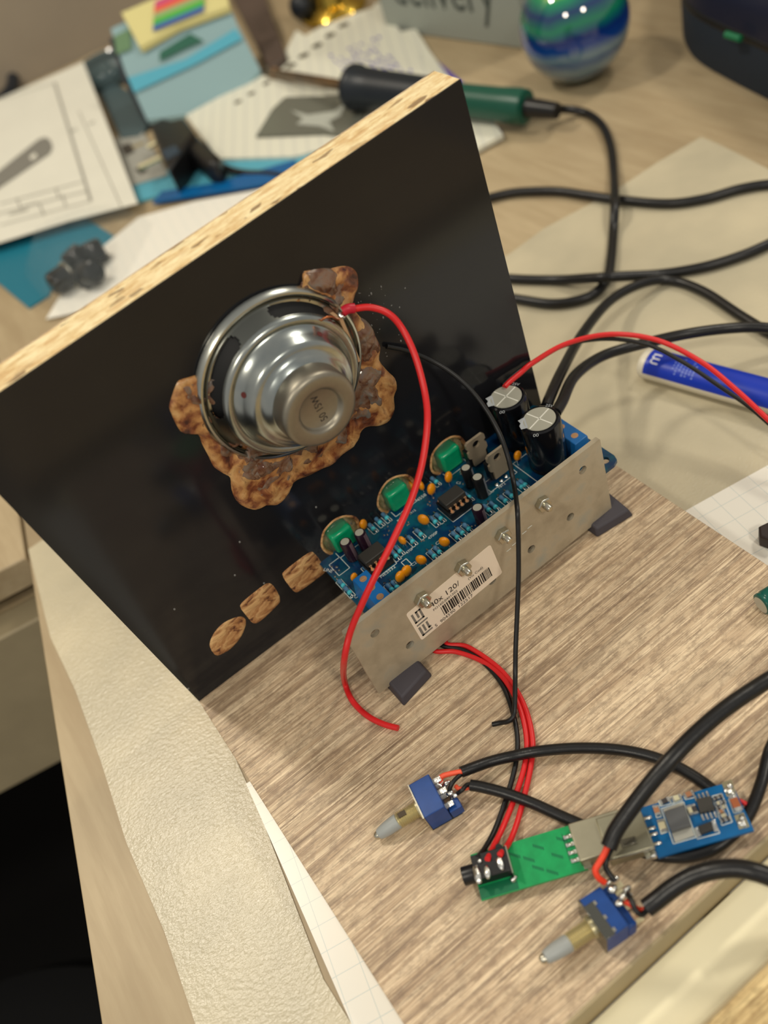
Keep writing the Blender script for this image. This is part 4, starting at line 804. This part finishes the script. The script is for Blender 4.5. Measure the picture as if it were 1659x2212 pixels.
# ruled notebook sheets
t = NT('ruled paper'); w_ = t.n('ShaderNodeTexWave', Scale=1.0, _wave_type='BANDS', _bands_direction='X'); t.l(t.co((30, 30, 30), (0, 0, .5)), w_.inputs['Vector'])
t.set(Base__Color=t.ramp(w_.outputs['Fac'], [(0, rgb(206, 206, 194)), (.14, rgb(222, 221, 204))]), Roughness=.6); RUL = t.m
HD = M('punched hole', (70, 62, 44), .7); VIO = M('violet ink', (96, 88, 176), .6); PUR = M('purple cover', (92, 70, 170), .5)
nb = thing('notebook', 'white notebook with purple cover edge lying under the soldering iron', 'notebook', at(760, 270, ZT))
part('cover', sheet([at(*p, ZT+.3) for p in ((900, 100), (940, 130), (1000, 180), (1086, 290), (1078, 296), (700, 343), (560, 350), (478, 350))], 1.2), [PUR], nb, 'purple cover', smooth=False)
part('pages', sheet([at(*p, ZT+1.5) for p in ((850, 80), (900, 70), (930, 118), (990, 200), (1062, 262), (1088, 300), (1030, 332), (700, 330), (640, 345), (475, 350), (405, 256), (565, 168), (620, 185))], 3.2), [RUL], nb, 'ruled white pages', smooth=False)
mb = MB()
for x, y in ((575, 180), (543, 202), (514, 220)): q = at(x, y, ZT+4.8); mb.cyl(q, q+Vector((0, 0, .06)), 3.6, n=16)
part('punched_holes', mb, [HD], nb, smooth=False)
ls = flatobj('loose_sheet', 'handwritten punched loose sheet above the soldering iron', 'paper', [(575, 148), (612, 122), (640, 66), (660, 78), (690, 60), (770, 28), (805, 18), (812, 6), (826, 10), (880, 90), (935, 155), (900, 200), (700, 190)], ZT+5.2, .4, [RUL])
mb = MB()
for x, y in ((628, 142), (656, 120), (685, 98), (713, 76), (742, 54)): q = at(x, y, ZT+5.7); mb.cyl(q, q+Vector((0, 0, .06)), 5.2, n=16)
part('punched_holes', mb, [HD], ls, smooth=False)
mb = MB(); random.seed(9)
for k in range(9):
    x0, y0 = 712+k*13, 118-k*5
    for j in range(9):
        if random.random() < .75: strip((x0+j*8.5, y0+j*9), (x0+j*8.5+random.uniform(4, 9), y0+j*9+random.uniform(3, 8)), random.uniform(1, 2.6), ZT+5.75)
part('handwriting', mb, [VIO], ls, 'violet handwriting', smooth=False)
bg = flatobj('parts_bag', 'dark translucent bag with a bright cross-shaped gap lying on the notebook', 'bag', [(555, 298), (590, 240), (618, 214), (700, 212), (775, 205), (790, 250), (765, 300), (700, 292)], ZT+5.0, 2.0, [M('smoky plastic', (104, 106, 96), .3)])
mb = MB(); mb.add([at(*p, ZT+7.1) for p in ((628, 238), (665, 248), (720, 240), (748, 222), (735, 250), (712, 262), (722, 284), (690, 272), (640, 268), (655, 256))], [tuple(range(10))])
part('pale_gap', mb, [M('pale grey gap', (178, 182, 172), .4)], bg, smooth=False)
# blue booklet and sticky notes
BP = Tilt(at(322, 268, ZT+6), at(566, 160, ZT+6), at(362, 26, ZT+68))   # the booklet lies on a dark wedge shaped case, far end raised
def lay(pxs, off): return [BP(p[0], p[1], off) for p in pxs]
BK = ((244, 72), (300, 45), (480, -20), (515, 60), (566, 160), (530, 205), (460, 246), (400, 258), (322, 268), (275, 165))
bk = solo('booklet', 'light blue booklet with picture cover at the top left', 'booklet', sheet(lay(BK, 0), 4), [M('grey blue cover', (138, 168, 172), .4)], smooth=False)
for lab, pxs, mt in (('light blue band', ((276, 168), (400, 128), (508, 62), (524, 84), (420, 140), (290, 200)), LB), ('dark green picture', ((345, 132), (345, 112), (410, 72), (440, 88), (400, 105)), M('forest green print', (28, 92, 72), .5)), ('moss green picture', ((246, 78), (280, 62), (284, 105), (252, 118)), M('moss green print', (96, 130, 92), .5))):
    part('cover_picture', MB().add(lay(pxs, 4.6), [tuple(range(len(pxs)))]), [mt], bk, lab, smooth=False)
sn = solo('sticky_note_pad', 'pale yellow sticky note pad with striped tabs on the blue booklet', 'sticky notes', sheet(lay(((268, 40), (380, -8), (480, -50), (500, 26), (392, 66), (308, 114)), 5), 5), [M('pale yellow paper', (216, 206, 140), .6)], smooth=False)
TABC = ((60, 96, 160), (70, 176, 60), (150, 170, 110), (226, 90, 66), (196, 70, 120))
for k, c in enumerate(TABC):
    part('index_tab', sheet(lay(((330+k, 68-13*k), (440, 24-13*k), (441, 11-13*k), (331+k, 55-13*k)), 10.2+k*.15), .15), [M('tab %d' % k, c, .5)], sn, ('blue', 'green', 'olive', 'orange red', 'magenta')[k]+' index tab', smooth=False)
hull2 = lambda name, label, cat, pxs, z0, z1, m, bevel=1.0: (lambda o: (o.__setitem__('category', cat), o)[1])(hull(pxs, z0, z1, name, m, None, label, bevel))
tp = lay(((236, 84), (476, -16), (560, 158), (528, 200), (460, 240), (400, 252), (316, 264), (264, 170)), -1.2); nq = len(tp)
mb = MB().add([Vector((p.x, p.y, ZT+.2)) for p in tp]+tp, [tuple(range(nq-1, -1, -1)), tuple(range(nq, 2*nq))]+[(q, (q+1) % nq, nq+(q+1) % nq, nq+q) for q in range(nq)])
solo('dark_case', 'slim black wedge case under the blue booklet', 'case', mb, [M('blue black plastic', (26, 32, 40), .4)], smooth=False)
hull2('wooden_holder', 'dark brown block right of the blue booklet', 'holder', [(490, -30), (560, -40), (618, 118), (582, 150), (536, 60)], ZT+.2, ZT+12, [M('dark brown wood', (84, 70, 62), .5, var=.15, vs=20)], 2)
hull2('slate_box', 'low slate grey box between the drawing sheet and the booklet', 'box', [(215, 200), (250, 180), (284, 200), (318, 272), (300, 292), (262, 298)], ZT+.2, ZT+4, [M('slate card', (70, 88, 92), .5)], .5)
gp = at(238, 175, ZT)
gl = thing('glass_dish', 'low round grey glass dish half hidden behind the drawing sheet', 'dish', gp)
part('dish_body', MB().lathe([(0, 0), (34, 0), (38, 4), (38, 14), (36, 17), (34, 15), (33, 8), (0, 7)], Vector((gp.x+4, gp.y+6, ZT)), n=40), [M('smoky glass', (80, 100, 104), .12, alpha=.75)], gl)
# brass cup
bp_ = at(722, 40, ZT)
bc = thing('brass_cup', 'shiny brass cup with beaded rim behind the loose sheet', 'cup', Vector((bp_.x, bp_.y, ZT)))
part('cup_body', MB().lathe([(30, 0), (32, 2), (30, 5), (18, 12), (14, 24), (20, 40), (30, 60), (33, 75), (31, 76)], Vector((bp_.x+8, bp_.y+10, ZT)), n=48), [M('polished brass', (190, 160, 70), .18, 1.0)], bc)
mb = MB()
for k in range(40): a = 2*math.pi*k/40; mb.ball((bp_.x+8+31*math.cos(a), bp_.y+10+31*math.sin(a), ZT+4), 1.8, n=8)
part('beaded_rim', mb, [M('polished brass')], bc)
p = at(655, 12, ZT+14); solo('black_bead', 'small dark round object beside the brass cup', 'bead', MB().ball((p.x, p.y, ZT+14), 14), [M('blue black plastic')])
# grey box with lettering
a, b = at(846, 68, ZT), at(1128, 106, ZT); d = (b-a); d.z = 0; Lb = d.length; d.normalize()
TB = frame(a, d); bx = thing('cardboard_box', 'pale grey box with dark lettering at the top edge', 'box', a)
part('box_body', MB(TB).box(-6, Lb+6, 0, 90, .2, 110), [M('pale grey card', (150, 156, 148), .6)], bx, bevel=1)
TBF = TB @ Matrix(((1, 0, 0, 0), (0, 0, -1, 0), (0, 1, 0, 0), (0, 0, 0, 1)))
q = aty(1085, 60, 0)
part('lettering', MB(TBF).text('delivery', 46, Lb/2-3, 25, 0, z=.3, align='CENTER', sx=.84), [M('dark slate print', (66, 74, 70), .6)], bx, 'dark lettering', smooth=False)
# glass ball
bc_ = Vector((460, 270, 22))
gb_ = thing('swirl_ball', 'glossy glass ball with blue green swirls on the desk', 'ball', Vector((460, 270, ZT)))
t = NT('swirled glass'); tc = t.co((1, 1, 1), (-.05, .05, 0)); sp = t.n('ShaderNodeSeparateXYZ'); t.l(tc, sp.inputs[0]); nz = t.noise(22., detail=3)
ad = t.n('ShaderNodeMath', _operation='MULTIPLY_ADD'); t.l(nz, ad.inputs[0]); ad.inputs[1].default_value = .012; t.l(sp.outputs['Z'], ad.inputs[2])
mr = t.n('ShaderNodeMapRange'); mr.inputs[1].default_value = .006; mr.inputs[2].default_value = .080; t.l(ad.outputs[0], mr.inputs[0])
t.set(Base__Color=t.ramp(mr.outputs[0], [(.0, rgb(8, 44, 70)), (.10, rgb(10, 96, 90)), (.18, rgb(24, 74, 120)), (.26, rgb(110, 138, 150)), (.36, rgb(40, 84, 130)), (.42, rgb(116, 144, 156)), (.52, rgb(8, 60, 140)), (.6, rgb(6, 40, 110)), (.7, rgb(6, 120, 84)), (.8, rgb(6, 40, 100)), (.9, rgb(10, 140, 90)), (.97, rgb(200, 225, 20))]), Roughness=.06, Coat__Weight=1.0, Coat__Roughness=.03)
part('glass_shell', MB().ball(bc_, 38, n=72), [t.m], gb_)
# navy bag
nbp = [(1472, -60), (1474, 60), (1482, 105), (1510, 138), (1575, 176), (1672, 226), (1800, 290), (1900, 100), (1700, -80)]
bgx = thing('tool_case', 'dark navy fabric case at the upper right', 'case', at(1600, 100, ZT))
def shell(pxs, prof, name, m, parent, label=None):
    P = [at(*p, ZT) for p in pxs]; P = smooth_path(P+[P[0]], 4)[:-1]; c = sum(P, Vector())/len(P); n = len(P); v = []; f = []
    for t_, z in prof:
        for p in P: q = c+(p-c)*t_; v.append((q.x, q.y, ZT+z))
    for j in range(len(prof)-1):
        for k in range(n): f.append((j*n+k, j*n+(k+1) % n, (j+1)*n+(k+1) % n, (j+1)*n+k))
    f += [tuple(range(n-1, -1, -1)), tuple((len(prof)-1)*n+k for k in range(n))]
    return part(name, MB().add(v, f), m, parent, label, angle=60)
NAVY = M('navy fabric', (26, 38, 52), .75, var=.1, vs=600)
shell(nbp, [(.97, .2), (1.0, 3), (1.0, 26), (.985, 30)], 'case_body', [NAVY], bgx)
shell(nbp, [(.985, 30), (1.005, 31), (1.005, 34), (.985, 35)], 'zip_band', [M('black zip', (12, 14, 18), .5)], bgx, 'black zip band')
shell(nbp, [(.98, 35), (.97, 48), (.9, 60), (.7, 64), (.3, 65)], 'case_lid', [M('dark navy lid', (16, 22, 48), .5)], bgx)
p = [at(1570, 72, ZT+33), at(1640, 95, ZT+33)]
part('green_pull', MB().tube([at(1568, 74, ZT+36), at(1600, 84, ZT+35)], 2.2, sm=2), [M('green pull', (10, 110, 70), .5)], bgx)
p = at(-14, 150, ZT+14); solo('headphones', 'dark curved object at the upper left border', 'headphones', MB().tube([at(-40, 60, 4), at(2, 110, 2), at(24, 150, -2), at(26, 190, -8), at(-10, 230, -8)], 7, 12), [M('blue black plastic')])
# ================================================================== camera
cd = bpy.data.cameras.new('camera'); cam = bpy.data.objects.new('camera', cd); COL.objects.link(cam)
right = Vector(RW[0]); down = Vector(RW[1]); fwd = Vector(RW[2])
m = Matrix.Identity(4)
for k in range(3): m[k][0] = right[k]; m[k][1] = -down[k]; m[k][2] = -fwd[k]
m.translation = CAM*S; cam.matrix_world = m
cd.sensor_fit = 'HORIZONTAL'; cd.sensor_width = 36; cd.lens = F/1659*36; cd.clip_start = .01; cd.clip_end = 20
cd.dof.use_dof = True; cd.dof.focus_distance = .338; cd.dof.aperture_fstop = 8.8
bpy.context.scene.camera = cam
# ================================================================== light
def lamp(name, pos, W, r, col):
    l = bpy.data.lights.new(name, 'POINT'); l.energy = W; l.shadow_soft_size = r; l.color = col
    o = bpy.data.objects.new(name, l); COL.objects.link(o); o.location = pos; return o
WARM = (1.0, .92, .78)
lamp('ceiling_spot', (-.26, .715, 1.29), 28, .07, WARM)
lamp('ceiling_spot', (-.85, -.55, 1.30), 23, .10, WARM)
lamp('ceiling_spot', (.15, -1.25, 1.30), 26, .10, WARM)
lamp('ceiling_spot', (1.25, .05, 1.30), 26, .12, WARM)
wd = bpy.data.worlds.new('room'); bpy.context.scene.world = wd; wd.use_nodes = True
bgn = wd.node_tree.nodes['Background']; bgn.inputs[0].default_value = (1.0, .965, .90, 1); bgn.inputs[1].default_value = .42
vs = bpy.context.scene.view_settings
vs.view_transform = 'Standard'; vs.look = 'None'; vs.gamma = 1; vs.use_curve_mapping = False; vs.exposure = 0
